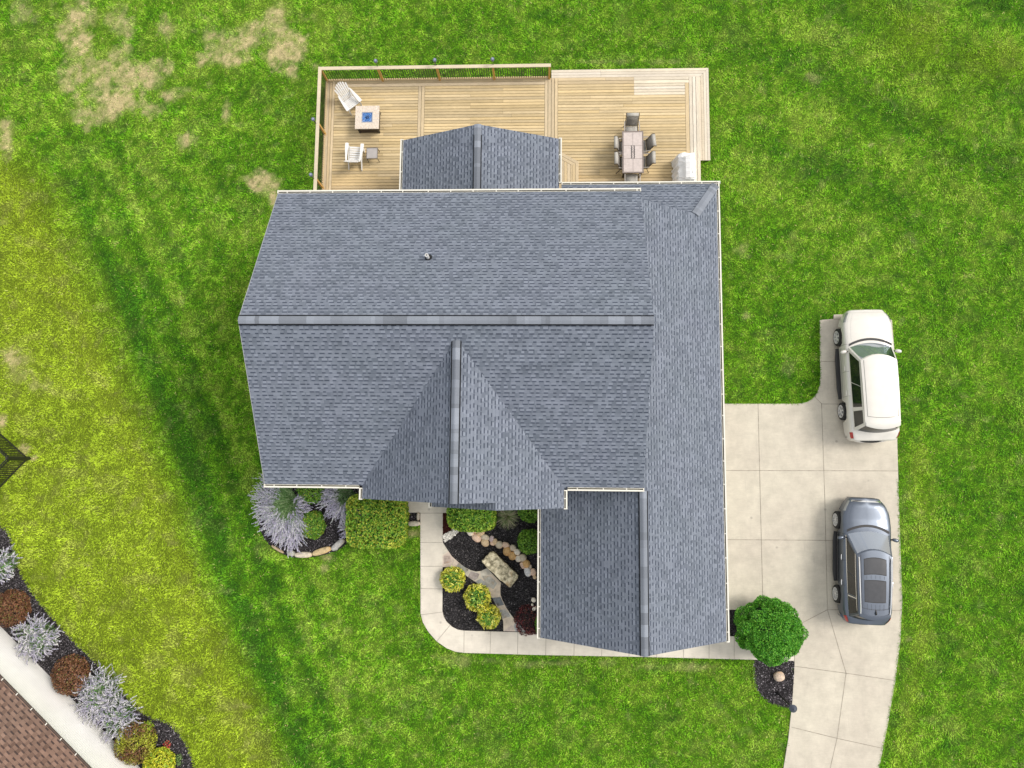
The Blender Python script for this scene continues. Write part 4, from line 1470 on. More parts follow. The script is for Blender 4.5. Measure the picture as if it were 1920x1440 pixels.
# dining set
q = P(1186.7, 285, DZ + .73)
TC = (q[0], q[1], DZ)
TW, TL = 0.93, 1.93
t = thing('dining_table', TC, 'long tiled patio dining table with dark slots along its centre', 'table')
m = MB()
tw, tl = (TW - .10) / 2, (TL - .10) / 3
for i in range(2):
    for j in range(3):
        x, y = (i - .5) * tw, (j - 1) * tl
        m.box((x, y, 0.725), (tw - .012, tl - .012, 0.02))
m.build('tile', M['tile'], t)
m = MB()
for sg in (-1, 1):
    m.box((sg * (TW / 2 - .023), 0, .72), (.046, TL, .04))
    m.box((0, sg * (TL / 2 - .023), .72), (TW - .094, .046, .04))
m.box((0, 0, 0.705), (TW - .1, TL - .1, 0.012))
m.build('table_frame', plain('taupe_frame', (0.20, 0.165, 0.15), 0.5, var=0.1), t)
m = MB()
for s in (-1, 1):
    for k in range(11):
        y = (k - 5) * 0.054
        m.box((s * 0.062 + (0.008 if k % 2 else -0.008), y, 0.737), (0.040, 0.050, 0.005), 0.0)
m.lathe([(0, .741), (.02, .741), (.021, .73)], (0, 0, 0), 10)
m.build('burner_slot', M['black'], t)
for sx in (-1, 1):
    for sy in (-1, 1):
        m = MB()
        m.box((sx * (TW / 2 - .09), sy * (TL / 2 - .10), .35), (.07, .07, .70))
        m.build('leg', M['frame_br'], t)

def sling_chair():
    t = thing('sling_chair', (0, 0, 0), 'x', 'chair')
    m = MB()                                            # seat + upright back run with a rolled top; faces +Y
    m.grid([[(-.255, y, z), (.255, y, z)] for y, z in ((.27, .425), (.24, .44), (.0, .41), (-.18, .40))])
    o = m.build('seat', M['sling_lt'], t, True)
    o.modifiers.new('solid', 'SOLIDIFY').thickness = 0.014
    m = MB()
    m.grid([[(-.255, y, z), (.255, y, z)] for y, z in ((-.20, .41), (-.25, .50), (-.31, .72), (-.38, .93))])
    o = m.build('backrest', M['sling'], t, True)
    o.modifiers.new('solid', 'SOLIDIFY').thickness = 0.014
    m = MB()
    m.grid([[(-.26, y, z), (.26, y, z)] for y, z in ((-.378, .94), (-.392, .985), (-.425, 1.005), (-.475, 1.0), (-.52, .965))])
    o = m.build('head_roll', M['sling_lt'], t, True)
    o.modifiers.new('solid', 'SOLIDIFY').thickness = 0.018
    for s in (-1, 1):
        m = MB()
        m.tube(catmull([(s * .28, .28, .43), (s * .28, 0, .415), (s * .28, -.18, .41), (s * .28, -.25, .50), (s * .28, -.31, .72), (s * .28, -.385, .95), (s * .28, -.44, 1.0), (s * .28, -.525, .965)], 3), 0.018, 6)
        m.build('side_rail', M['frame_br'], t, True)
        m = MB()
        m.tube(catmull([(s * .31, -.30, .66), (s * .33, -.1, .665), (s * .33, .15, .66), (s * .325, .24, .60), (s * .315, .26, .44)], 3), 0.020, 6)
        m.build('armrest', plain('arm_pale', (0.42, 0.39, 0.36), 0.45) if s < 0 else bpy.data.materials['arm_pale'], t, True)
        for y0_, y1_ in ((.26, .32), (-.22, -.36)):
            m = MB()
            m.tube([(s * .30, y0_, .43), (s * .31, y1_, 0.0)], 0.016, 6)
            m.build('leg', M['frame_br'], t, True)
    return t
sc0 = sling_chair()
xo, yo = TC[0], TC[1]
chairs = [((xo - .02, yo + TL / 2 + .20), 180, 'sling patio chair at the open deck end of the dining table'),
          ((xo - .02, yo - TL / 2 - .20), 0, 'sling patio chair at the roof end of the dining table, half hidden by the gutter'),
          ((xo - TW / 2 + .14, yo + .34), -90, 'sling patio chair on the sunroom side of the table, farther from the gutter'),
          ((xo - TW / 2 + .15, yo - .38), -90, 'sling patio chair on the sunroom side of the table, nearer the gutter'),
          ((xo + TW / 2 - .02, yo + .38), 96, 'sling patio chair on the grill side of the table, farther from the gutter'),
          ((xo + TW / 2 - .04, yo - .36), 90, 'sling patio chair on the grill side of the table, nearer the gutter')]
for i, (p, r, lb_) in enumerate(chairs):
    o = sc0 if i == 0 else copy_tree(sc0)
    o.location = (p[0], p[1], DZ)
    o.rotation_euler.z = math.radians(r)
    o['label'] = lb_
    o['group'] = 'sling chairs around the dining table'

# covered grill: a draped cover, ridge and folds
q = P(1291, 312, DZ + .9)
t = thing('covered_grill', (q[0] - .06, q[1] - .12, DZ), 'barbecue grill under a pale grey fitted cover at the deck edge', 'grill')
prof = [(-.50, .04), (-.44, .30), (-.40, .62), (-.36, .82), (-.22, .95), (-.10, 1.12), (.08, 1.20), (.26, 1.16), (.34, 1.02), (.36, .60), (.37, .04)]
rows = []
for j in range(25):
    s = j / 24
    y = (s - .5) * 1.62
    e = abs(s - .5) * 2
    hood = 1.0 if e < .62 else (1.0 - .24 * min(1, (e - .62) / .16))
    drop = 1.0 if e < .93 else 1 - .9 * (e - .93) / .07
    row = []
    for i, (x, z) in enumerate(prof):
        zz = min(z, .90 + (z - .90) * (1 if hood == 1 else 0) if z > .9 else z) if hood < 1 else z
        if hood < 1 and z > .9:
            zz = .90 + (z - .9) * max(0, 1 - (e - .62) / .14)
        f = math.sin(j * 1.9 + i * .7) * .014 + math.sin(j * .8 - i) * .012
        ff = f * (2.2 if z < .8 else 0.8)
        row.append((x * (1 + .04 * math.sin(j * 1.3)) * (1 if e < .96 else .97) + (ff if i < 4 or i > 8 else 0), y + (0.02 * math.sin(i * 2.1 + j)), zz * drop + (ff * .6 if i in (4, 5, 6, 7) else 0)))
    rows.append(row)
m = MB()
m.grid(rows)
m.face(rows[0])
m.face(rows[-1][::-1])
cv_ = m.build('cover', M['cover'], t)
m = MB()
for a, b in (((-.37, .42, .83), (-.10, .20, 1.13)), ((-.38, -.30, .80), (-.09, -.52, 1.10)), ((-.10, -.52, 1.12), (.30, -.54, 1.10)), ((-.08, .55, 1.09), (.30, .56, 1.07)), ((.12, -.05, 1.205), (.20, -.35, 1.185))):
    m.tube([a, tuple((p + q2) / 2 + .012 for p, q2 in zip(a, b)), b], [.006, .020, .006], 6)
m.build('fold', M['cover'], cv_, True)
for sy in (-1, 1):
    m = MB()
    m.lathe([(0, -.02), (.07, -.02), (.075, 0), (.07, .02), (0, .02)], (-.36, sy * .55, .07), 14, 'x')
    m.build('wheel', M['blackp'], t, True)

# ------------------------------------------------------------------ plants
def leaves(name, C, Nrm, size, cols, mat, parent, aspect=0.5, jitter=0.7, fold=0.0):
    """diamond leaves centred at C, roughly facing Nrm"""
    n = len(C)
    N = Nrm + RNG.normal(0, jitter, (n, 3))
    N /= np.linalg.norm(N, axis=1)[:, None] + 1e-9
    r = RNG.normal(0, 1, (n, 3))
    U = np.cross(N, r)
    U /= np.linalg.norm(U, axis=1)[:, None] + 1e-9
    Wv = np.cross(N, U)
    s = size * RNG.uniform(0.65, 1.35, n)
    L, B = (s / 2)[:, None], (s * aspect / 2)[:, None]
    V = np.empty((n * 4, 3))
    V[0::4], V[1::4], V[2::4], V[3::4] = C - U * L, C - Wv * B + U * L * .1, C + U * L + N * (fold * s)[:, None], C + Wv * B + U * L * .1
    return np_mesh(name, V, np.arange(n * 4).reshape(n, 4), cols, mat, parent)

def dome_points(n, rx, ry, h, p=2.2, lump=0.10, seed=0, depth=0.22, zmin=-0.75, freq=3.0):
    d = RNG.normal(0, 1, (int(n * 1.6), 3))
    d /= np.linalg.norm(d, axis=1)[:, None]
    d = d[d[:, 2] > zmin][:n]
    q = (np.abs(d[:, 0]) ** p + np.abs(d[:, 1]) ** p + np.abs(d[:, 2]) ** p) ** (-1 / p)
    lm = fbm(d[:, 0] * freq + d[:, 2] * 1.7 + 50, d[:, 1] * freq - d[:, 2] * 1.3 + 50, 1.0, 200 + seed, 2) - 0.5
    rad = q * (1 - depth * RNG.random(len(d)) ** 1.6) * (1 + lump * 2 * lm)
    C = d * rad[:, None] * np.array([rx, ry, h / 2])
    C[:, 2] += h / 2
    N = d / np.array([rx, ry, h / 2])
    N /= np.linalg.norm(N, axis=1)[:, None]
    return C, N, lm

def pick(n, palette, weights):
    pal = np.array(palette)
    w = np.array(weights, float)
    c = pal[RNG.choice(len(pal), n, p=w / w.sum())]
    return c * RNG.uniform(0.75, 1.25, (n, 1))

def stems(parent, rx, h, n=7, mat=None):
    m = MB()
    for i in range(n):
        a = random.uniform(0, 6.28)
        r = rx * random.uniform(.3, .75)
        m.tube([(0.04 * math.cos(a), .04 * math.sin(a), -0.02), (r * .4 * math.cos(a), r * .4 * math.sin(a), h * .35), (r * math.cos(a), r * math.sin(a), h * .75)], [.02, .013, .006], 5)
    m.build('stem', plain('bark', (0.07, 0.05, 0.035), 0.9) if 'bark' not in bpy.data.materials else bpy.data.materials['bark'], parent)

def shrub(loc, rx, ry, h, n, size, palette, weights, label, cat='shrub', group=None, p=2.2, lump=.1, depth=.24, rot=0.0, aspect=.5, jitter=.7, name='shrub', zmin=-.75, freq=3.0, tips=None, seed=None, rim=None):
    t = thing(name, (loc[0], loc[1], 0.0), label, cat, group, rot)
    C, N, lm = dome_points(n, rx, ry, h, p, lump, seed if seed is not None else random.randint(0, 60), depth, zmin, freq)
    col = pick(len(C), palette, weights)
    if tips is not None:                     # new growth of another colour in patches
        k = np.clip(fbm(C[:, 0] + loc[0] + 90, C[:, 1] + loc[1] + 90, 2.2, 5, 3) * 2.4 - .85 + RNG.normal(0, .25, len(C)), 0, 1)[:, None]
        col = col * (1 - k) + pick(len(C), [tips], [1]) * k
    if rim is not None:                      # yellow shoots towards the rim of the plant
        k = np.clip((np.hypot(C[:, 0] / rx, C[:, 1] / ry) - rim[1]) / .45, 0, 1) * .85 + .10
        k = (RNG.random(len(C)) < k)[:, None]
        col = np.where(k, pick(len(C), rim[0], [1] * len(rim[0])), col)
    leaves('foliage', C, N, size, col, M['leaf'], t, aspect, jitter)
    stems(t, min(rx, ry), h)
    return t

G1, G2, G3 = (0.050, 0.150, 0.015), (0.115, 0.280, 0.024), (0.200, 0.380, 0.040)
Y1, Y2, Y3 = (0.46, 0.44, 0.040), (0.33, 0.39, 0.045), (0.52, 0.52, 0.11)
q = XY(707, 976, .6)
shrub(q, 1.30, 1.16, 1.15, 15000, .11, [(.05, .16, .012), (.13, .31, .022), (.27, .44, .04), (.46, .50, .06)], [1.8, 3, 2.8, 1.5], 'large clipped square hedge with yellow tips left of the front walkway', 'hedge', None, 5.0, .035, .26, 0.02, name='clipped_hedge', jitter=.5, rim=([(.44, .48, .05), (.30, .44, .04)], .86))
q = XY(885, 964, .55)
shrub(q, 1.06, .72, 1.10, 9000, .11, [(.05, .15, .015), (.12, .30, .025), (.22, .40, .04), (.36, .46, .06)], [2, 3, 3, 1], 'rounded bright green hedge under the entry gable right of the walkway', 'hedge', None, 3.6, .05, .32, name='clipped_hedge', rim=([(.36, .48, .05), (.26, .42, .04)], .80))
q = XY(585, 984, .35)
shrub(q, .56, .60, .66, 3600, .09, [G1, G2, G3, Y2], [2, 3, 2, 2], 'round green shrub in the middle of the lavender bed', group='round green shrubs in the house beds', lump=.14)
q = XY(584, 918, .4)
shrub(q, .62, .62, .7, 3600, .08, [G1, G2, G3, Y2], [2, 3, 2.5, 1], 'round green shrub half under the left gutter behind the lavender', group='round green shrubs in the house beds', lump=.14)
q = XY(993, 1015, .35)
shrub(q, .52, .52, .66, 3200, .08, [G1, G2, G3, (.2, .34, .04)], [2, 3, 2.5, 1], 'round green shrub between the river stones and the garage gutter', group='round green shrubs in the house beds', lump=.14)
q = XY(994, 957, .4)
shrub(q, .55, .5, .7, 3000, .08, [G1, G2, G3, (.2, .34, .04)], [2, 3, 2.5, 1], 'round green shrub in the corner under the gable gutter beside the garage', group='round green shrubs in the house beds', lump=.14)
for (px, py, r, lb_) in ((848.5, 1086, .53, 'golden spirea nearest the walkway, touching the flagstone path'), (895, 1120, .56, 'golden spirea in the middle of three beside the path'), (917, 1157, .48, 'golden spirea lowest of three, at the foot of the path')):
    q = XY(px, py, .35)
    shrub(q, r, r, .66, 1900, .17, [(.07, .20, .025), (.15, .32, .04), (.30, .42, .06)], [3, 2.4, 1.4], lb_, 'shrub', 'golden spireas beside the flagstone path', lump=.10, depth=.55, aspect=.28, name='golden_spirea', jitter=.8, rim=([(.60, .58, .05), (.50, .52, .05), (.66, .64, .16)], .38))
# barberry-like red plant and small greens by the garage
q = XY(992, 1163, .15)
shrub(q, .62, .66, .16, 1500, .07, [(.075, .014, .018), (.17, .035, .035), (.035, .010, .010), (.22, .09, .06)], [3, 2, 3, .6], 'low dark crimson ground plant beside the garage gutter', 'plant', lump=.16, name='crimson_plant', zmin=-.2)
q = XY(1017, 1170, .3)
shrub(q, .32, .5, .55, 1800, .07, [G1, G2, G3], [2, 3, 2], 'small green shrub peeking out beside the crimson plant', lump=.15)
for px, py, r, lb_ in ((1031, 1197, .50, 'low lime shrub peeking from the left corner of the garage eave'), (1147, 1213, .42, 'low lime shrub barely showing left of the garage ridge end'), (1312, 1207, .36, 'low lime shrub barely showing right of the garage ridge end')):
    q = XY(px, py, .3)
    shrub((q[0], -6.70), r, .30, .5, 1500, .075, [G2, G3, Y2], [2, 2, 2], lb_, 'shrub', 'low shrubs along the garage front', lump=.12)
# feathery grass tuft
q = XY(951, 968, .1)
def tuft(loc, n, R, H, cols, label, name, cat='plant'):
    t = thing(name, (loc[0], loc[1], 0), label, cat)
    V, Fc, C = [], [], []
    for i in range(n):
        a = random.uniform(0, 6.28)
        r = R * random.uniform(.4, 1.0)
        hh = H * random.uniform(.5, 1)
        w = random.uniform(.006, .012)
        s = (-math.sin(a) * w, math.cos(a) * w)
        bend = random.uniform(-.4, .4)
        b = len(V)
        K = 5
        for k in range(K):
            f = k / (K - 1)
            aa = a + bend * f
            x, y, z = r * f * math.cos(aa), r * f * math.sin(aa), hh * math.sin(min(1, f * 1.1) * 2.2) * .9
            V += [(x - s[0] * (1 - f * .8), y - s[1] * (1 - f * .8), z), (x + s[0] * (1 - f * .8), y + s[1] * (1 - f * .8), z)]
        c = random.choice(cols)
        for k in range(K - 1):
            Fc.append((b + 2 * k, b + 2 * k + 1, b + 2 * k + 3, b + 2 * k + 2))
            C.append(c)
    np_mesh('blades', np.array(V), np.array(Fc), np.array(C), M['leaf'], t)
    return t
tuft(q, 420, .62, .38, [(.20, .24, .10), (.30, .32, .16), (.48, .42, .30), (.13, .26, .06)], 'wispy grey-green tuft beside the entry hedge', 'grass_tuft')

# Russian sage: arching green stems carrying lavender spikes
LAV = [(.47, .44, .58), (.57, .54, .66), (.39, .36, .50), (.66, .64, .70)]
LAVP = [(.45, .425, .54), (.55, .53, .61), (.36, .34, .45), (.62, .61, .63)]
def sage(loc, n, R, H, lav, label, group, ar=None, scat=.12, f1=.52, rmin=.38, name='lavender_sage', green=((.075, .15, .045), (.13, .22, .08), (.22, .30, .15))):
    t = thing(name, (loc[0], loc[1], 0), label, 'plant', group)
    SV, SF, SC, PC, PN, PD = [], [], [], [], [], []
    for i in range(n):
        a = random.uniform(0, 6.28) if ar is None else ar[0] + (ar[1] - ar[0]) * random.random()
        f0 = random.random() ** .7
        r = R * (rmin + (1.04 - rmin) * f0) * random.uniform(.9, 1.1)
        hh = H * random.uniform(.75, 1.05) * (1.05 - .35 * f0)
        bend = random.uniform(-.35, .35)
        a0 = 0.06 * R
        ba, br_ = random.uniform(0, 6.28), scat * R * math.sqrt(random.random())
        bx_, by_ = br_ * math.cos(ba), br_ * math.sin(ba)
        b = len(SV)
        K = 7
        pts = []
        for k in range(K):
            f = k / (K - 1)
            aa = a + bend * f * f
            rr = a0 + r * (f ** 1.05)
            z = hh * (1 - (1 - min(1, f * 1.05)) ** 1.8) - .22 * hh * max(0, f - .6) ** 1.3 * 2
            pts.append(np.array([bx_ + rr * math.cos(aa), by_ + rr * math.sin(aa), z]))
        w = .009
        for k in range(K):
            s = np.array([-math.sin(a) * w, math.cos(a) * w, 0]) * (1 - .6 * k / (K - 1))
            SV += [pts[k] - s, pts[k] + s]
        c = random.choice(green)
        for k in range(K - 1):
            SF.append((b + 2 * k, b + 2 * k + 1, b + 2 * k + 3, b + 2 * k + 2))
            SC.append(c)
        lcol = random.choice(lav)
        for k in range(30):
            f = f1 + (1 - f1) * k / 29
            x = f * (K - 1)
            k0 = min(int(x), K - 2)
            p = pts[k0] + (pts[k0 + 1] - pts[k0]) * (x - k0)
            d = pts[k0 + 1] - pts[k0]
            d /= np.linalg.norm(d)
            wob = .020 * (1.15 - .8 * (f - f1) / (1 - f1))
            PC.append(p + RNG.normal(0, wob, 3) * np.array([1, 1, .6]))
            PD.append(d)
            PN.append(lcol)
        for k in range(14):                      # narrow leaves on the lower stem
            f = random.uniform(.08, .6)
            x = f * (K - 1)
            k0 = min(int(x), K - 2)
            p = pts[k0] + (pts[k0 + 1] - pts[k0]) * (x - k0)
            e = RNG.normal(0, 1, 3) * .06
            q = p + e
            s = np.cross(e, [0, 0, 1])
            s = s / (np.linalg.norm(s) + 1e-6) * .010
            b = len(SV)
            SV += [p, p + e * .5 + s, q, p + e * .5 - s]
            SF.append((b, b + 1, b + 2, b + 3))
            SC.append(random.choice(green))
    if scat > .5:                               # leafy middle of the taller plants
        C_, N_, _ = dome_points(int(1500 * R), R * .8, R * .8, H * .85, 2.2, .25, 7, .6)
        kk = fbm(C_[:, 0] + loc[0] + 60, C_[:, 1] + loc[1] + 60, 2.6, 77, 2) > .47
        leaves('foliage', C_[kk], N_[kk], .10, pick(int(kk.sum()), [(.09, .22, .05), (.16, .32, .07), (.06, .14, .04)], [2, 2, 1]), M['leaf'], t, .3)
    np_mesh('stalks', np.array(SV), np.array(SF), np.array(SC), M['leaf'], t)
    PC, PD = np.array(PC), np.array(PD)
    m_ = len(PC)
    U = PD + RNG.normal(0, .35, (m_, 3))
    U /= np.linalg.norm(U, axis=1)[:, None]
    S = np.cross(U, RNG.normal(0, 1, (m_, 3)) * .4 + np.array([0, 0, 1]))
    S /= np.linalg.norm(S, axis=1)[:, None] + 1e-6
    L = RNG.uniform(.022, .042, (m_, 1))
    V = np.empty((m_ * 4, 3))
    V[0::4], V[1::4], V[2::4], V[3::4] = PC - U * L, PC + S * L * .32, PC + U * L, PC - S * L * .32
    np_mesh('flower_spikes', V, np.arange(m_ * 4).reshape(m_, 4), np.array(PN) * RNG.uniform(.8, 1.2, (m_, 1)), M['petal'], t)
    return t
def xyb(px, py):
    return XY(px, py, 0.3)
sage(xyb(548, 940), 420, 1.62, .80, LAV, 'wide lavender plant spilling over the left end of the house bed', 'lavender plants in the left house bed', (2.0, 5.3), f1=.60, rmin=.62, green=((.085, .20, .05), (.17, .31, .10), (.30, .42, .20)))
sage(xyb(548, 948), 70, .85, .8, LAV, 'smaller lavender plant between the two round shrubs of the left bed', 'lavender plants in the left house bed', (-1.4, 1.0))
sage(xyb(658, 925), 210, 1.35, .8, LAV, 'lavender plant against the square hedge, leaning toward the lawn', 'lavender plants in the left house bed', (2.9, 5.1), f1=.60, rmin=.55, green=((.06, .17, .04), (.15, .27, .10), (.32, .40, .24)))
sage(xyb(556, 985), 190, 1.15, .6, LAV, 'lavender plant drooping over the low edging stones at the bottom left of the bed', 'lavender plants in the left house bed', (2.7, 4.9))
sage(xyb(662, 990), 60, .62, .6, LAV, 'small lavender plant at the foot of the square hedge', 'lavender plants in the left house bed', (2.2, 5.4))
sage(xyb(8, 1058), 190, .60, 1.0, LAVP, 'pale lavender plant at the upper end of the neighbour bed', 'pale lavender plants along the neighbour wall', None, .75)
sage(xyb(76, 1194), 270, .74, 1.0, LAVP, 'pale lavender plant between the two brown bushes by the white wall', 'pale lavender plants along the neighbour wall', None, .75)
sage(xyb(193, 1300), 320, .85, 1.0, LAVP, 'largest pale lavender plant, upper half of the clump below the brown bushes', 'pale lavender plants along the neighbour wall', None, .75)
sage(xyb(226, 1344), 220, .70, 1.0, LAVP, 'pale lavender plant, lower half of the clump next to the lowest brown bush', 'pale lavender plants along the neighbour wall', None, .75)
BR = [(.17, .075, .038), (.115, .050, .026), (.24, .11, .055), (.15, .13, .035)]
for px, py, r, lb_, tp in ((22, 1140, .78, 'round reddish brown bush at the upper end of the white wall', None), (133, 1267, .82, 'round reddish brown bush halfway along the white wall', None), (254, 1393, .85, 'round reddish brown bush with lime sprigs at the lower end of the white wall', (.36, .42, .03))):
    q = XY(px, py, .5)
    shrub(q, r, r, 1.0, 5200, .085, BR, [3, 3, 2, 1.3], lb_, 'bush', 'reddish brown bushes along the neighbour wall', lump=.12, depth=.4, name='barberry_bush', aspect=.45, tips=tp)
q = XY(299, 1432, .35)
shrub(q, .66, .62, .75, 3400, .10, [(.28, .38, .02), (.48, .50, .03), (.60, .58, .05), (.16, .28, .02)], [2.5, 3, 2, 1], 'vivid lime yellow shrub at the bottom of the neighbour bed', 'shrub', lump=.16)
q = XY(275, 1365, .3)
shrub(q, .26, .26, .6, 700, .09, [(.32, .42, .03), (.2, .33, .03)], [2, 1], 'lime sprig growing beside the lowest brown bush', 'shrub', lump=.3)
q = XY(313, 1397, .1)
shrub(q, .15, .17, .22, 260, .06, [(.55, .06, .07), (.6, .25, .22), (.08, .18, .04)], [2.5, 1, 2], 'tiny red flower on the mulch above the lime shrub', 'flower', lump=.3, name='red_flower')
q = XY(334, 1425, .1)
shrub(q, .20, .26, .22, 240, .06, [(.10, .2, .05), (.2, .3, .1)], [2, 1], 'sparse green seedling right of the lime shrub', 'plant', lump=.4, name='seedling', depth=.8)
# big arborvitae globe at the garage corner: lobed crown of fan sprays
q = XY(1441, 1181, 1.1)
t = thing('globe_arborvitae', (q[0], q[1], 0), 'big round emerald evergreen at the garage corner', 'tree')
Cs, Ns, Ls = [], [], []
RX_, RY_, HH = 1.33, 1.22, 2.45
lob = []
for i in range(120):
    d = RNG.normal(0, 1, 3)
    d /= np.linalg.norm(d)
    if d[2] < -.55:
        d[2] *= -1
    lob.append((d * np.array([RX_ * .86, RY_ * .86, HH / 2 * .88]) * RNG.uniform(.90, 1.04) + np.array([0, 0, HH / 2]), RNG.uniform(.19, .34), d))
allC = []
for c, r, d in lob:
    n_ = 820
    e = RNG.normal(0, 1, (n_, 3))
    e /= np.linalg.norm(e, axis=1)[:, None]
    e = e[(e @ d) > -.25]
    pp = c + e * r * np.array([1.1, 1.1, .62]) * (1 - .22 * RNG.random((len(e), 1)))
    Cs.append(pp)
    Ns.append(np.cross(e, RNG.normal(0, 1, (len(e), 3))) * .9 + e * .5)
    Ls.append(np.clip((e @ d), 0, 1))
Cs, Ns, Ls = np.concatenate(Cs), np.concatenate(Ns), np.concatenate(Ls)
Ns /= np.linalg.norm(Ns, axis=1)[:, None]
colr = pick(len(Cs), [(.040, .180, .015), (.088, .32, .026), (.13, .42, .032)], [2.2, 3, 2])
colr = np.where((RNG.random(len(Cs)) < .16)[:, None], np.array([.24, .54, .06]), colr)
leaves('foliage', Cs, Ns, .075, colr, M['leaf'], t, .42, .35)
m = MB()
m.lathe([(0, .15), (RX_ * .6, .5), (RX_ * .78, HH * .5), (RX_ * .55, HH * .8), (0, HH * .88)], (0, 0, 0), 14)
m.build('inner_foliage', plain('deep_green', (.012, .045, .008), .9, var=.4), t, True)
m = MB()
m.tube([(0, 0, -.05), (0, 0, .5)], [.11, .08], 8)
m.build('trunk', bpy.data.materials['bark'], t)

# ------------------------------------------------------------------ stones
def rock(c, s, rot, col, label, group=None, name='river_stone', p=2.4, jit=.07, mat=None, cat='stone'):
    m = MB()
    m.ellipsoid((0, 0, 0), s, 12, 8, None, col, jit, p)
    o = m.build(name, mat or M['stone'], None, 'all')
    o.location = c
    o.rotation_euler = (random.uniform(-.12, .12), random.uniform(-.12, .12), rot)
    md = o.modifiers.new('sub', 'SUBSURF')
    md.levels = md.render_levels = 1
    return tag(o, label, cat, group)
WH, PK, TN, OR, GY_, MV, BL = (.74, .68, .58), (.68, .50, .38), (.58, .44, .28), (.60, .38, .17), (.56, .49, .38), (.46, .38, .38), (.68, .68, .68)
stones = [(375, 335, 50, 60, 30, WH, 'white oval'), (460, 315, 45, 40, 0, PK, 'pinkish rounded'), (545, 365, 65, 38, 25, TN, 'flat tan leaf-shaped'), (480, 440, 75, 52, -35, PK, 'large pale pink'),
          (625, 430, 65, 45, -20, GY_, 'grey tan'), (625, 520, 62, 52, -30, TN, 'large tan'), (735, 455, 34, 50, -10, MV, 'small mauve'), (792, 500, 38, 44, 0, TN, 'small yellow tan'), (750, 537, 38, 25, -20, PK, 'small pink sliver'),
          (865, 555, 55, 55, 20, GY_, 'round grey beige'), (972, 560, 58, 44, -25, PK, 'pale pink wedge'), (995, 662, 60, 68, -10, OR, 'large orange oval'), (1092, 605, 50, 46, 0, GY_, 'mottled grey'),
          (1085, 740, 58, 62, 10, OR, 'deep orange'), (1165, 676, 50, 46, -10, WH, 'smooth whitish'), (1188, 790, 46, 48, 10, WH, 'cracked white'), (1262, 772, 55, 56, 20, GY_, 'mottled beige'),
          (1315, 872, 60, 55, -20, OR, 'square orange tan'), (1262, 900, 38, 52, 25, PK, 'thin pinkish'), (1345, 1008, 50, 70, 15, BL, 'bluish white'), (1436, 1012, 45, 52, 10, PK, 'pale pink'), (1462, 1097, 28, 30, 0, TN, 'small round tan'), (1390, 925, 20, 30, 0, GY_, 'tiny grey')]
for i, (x, y, rx, ry, rot, c, ad) in enumerate(stones):
    px, py = 840 + x / 9, 960 + y / 9
    q = XY(px, py, .10)
    k = 31.9 / F_PX / 9 * 1.22
    near = 'near the hedge end of the curved stone row' if i < 6 else ('in the middle of the curved stone row' if i < 15 else 'near the garage end of the curved stone row')
    rock((q[0], q[1], .075), (rx * k, ry * k, min(rx, ry) * k * .75), math.radians(rot), c, f'{ad} river stone {near}', 'river stones in a curved row through the front bed')
for px, py, rx, ry, c, lb_ in ((1000.5, 1125, .11, .10, WH, 'small square pale stone against the garage gutter, above the crimson plant'), (998, 1134, .06, .05, WH, 'tiny white stone left of the pair by the crimson plant'), (1002, 1141, .09, .11, WH, 'white stone touching the garage gutter by the crimson plant')):
    q = XY(px, py, .08)
    rock((q[0], q[1], .06), (rx, ry, .08), random.uniform(0, 3), c, lb_, None, 'garden_stone', 3.0)
for px, py, rx, ry, rot, c, lb_ in ((568.5, 1040.5, .40, .13, .03, (.58, .52, .42), 'pale straight edging stone at the bottom of the lavender bed'), (603, 1033.5, .43, .14, .32, (.54, .42, .24), 'tan edging stone with an ochre end at the bottom of the lavender bed'),
                              (633, 1021.5, .36, .13, .72, (.48, .47, .45), 'grey edging stone partly under lavender beside the square hedge'), (546, 1037.5, .16, .12, -.15, (.42, .42, .36), 'short mossy edging stone at the bottom of the lavender bed'), (520, 1030, .32, .06, -.52, (.42, .33, .22), 'thin brown edging stone buried under the lavender'),
                              (784, 968.5, .07, .17, 0, (.45, .41, .34), 'upright buff block beside the walkway'), (775.5, 982, .30, .11, .05, (.55, .51, .43), 'flat buff block between the square hedge and the walkway')):
    q = XY(px, py, .10)
    rock((q[0], q[1], .05), (rx, ry, .13), rot, c, lb_, 'edging stones around the left house bed' if px < 700 else None, 'edging_stone', 5.0, .05)
q = XY(1462, 1269, .15)
rock((q[0], q[1], .08), (.23, .20, .17), .1, (.56, .45, .36), 'pinkish boulder alone on the mulch above the lamp post', None, 'boulder', 3.2)
# stone slab bench
cr = [XY(*zx(*p), .46) for p in ((690, 557), (905, 765), (830, 862), (598, 650))]
c0 = np.mean(np.array(cr), axis=0)
t = thing('stone_bench', (c0[0], c0[1], 0), 'long mottled stone slab bench at the bend of the flagstone path', 'bench')
dense = []
for i in range(4):
    a, b = np.array(cr[i]) - c0, np.array(cr[(i + 1) % 4]) - c0
    for k in range(9):
        f = k / 9
        p_ = a + (b - a) * f
        tng = (b - a) / np.linalg.norm(b - a)
        nn_ = np.array([tng[1], -tng[0]])
        r_ = .06 if k == 0 else 0
        p_ = p_ * (1 - r_) + nn_ * RNG.normal(0, .012)
        dense.append(p_)
rows = []
for z, s in ((.22, .93), (.27, .985), (.38, 1.0), (.435, .985), (.458, .955)):
    rows.append([(p_[0] * s + RNG.normal(0, .004), p_[1] * s + RNG.normal(0, .004), z + RNG.normal(0, .003)) for p_ in dense])
m = MB()
m.grid(rows, None, 0, True)
top = rows[-1]
b = len(m.v)
inner = []
for s in (.8, .55, .3):
    inner.append([(p_[0] * s, p_[1] * s, .462 + RNG.normal(0, .006)) for p_ in dense])
m.grid([top] + inner, None, 0, True)
m.face(inner[-1])
m.face(rows[0][::-1])
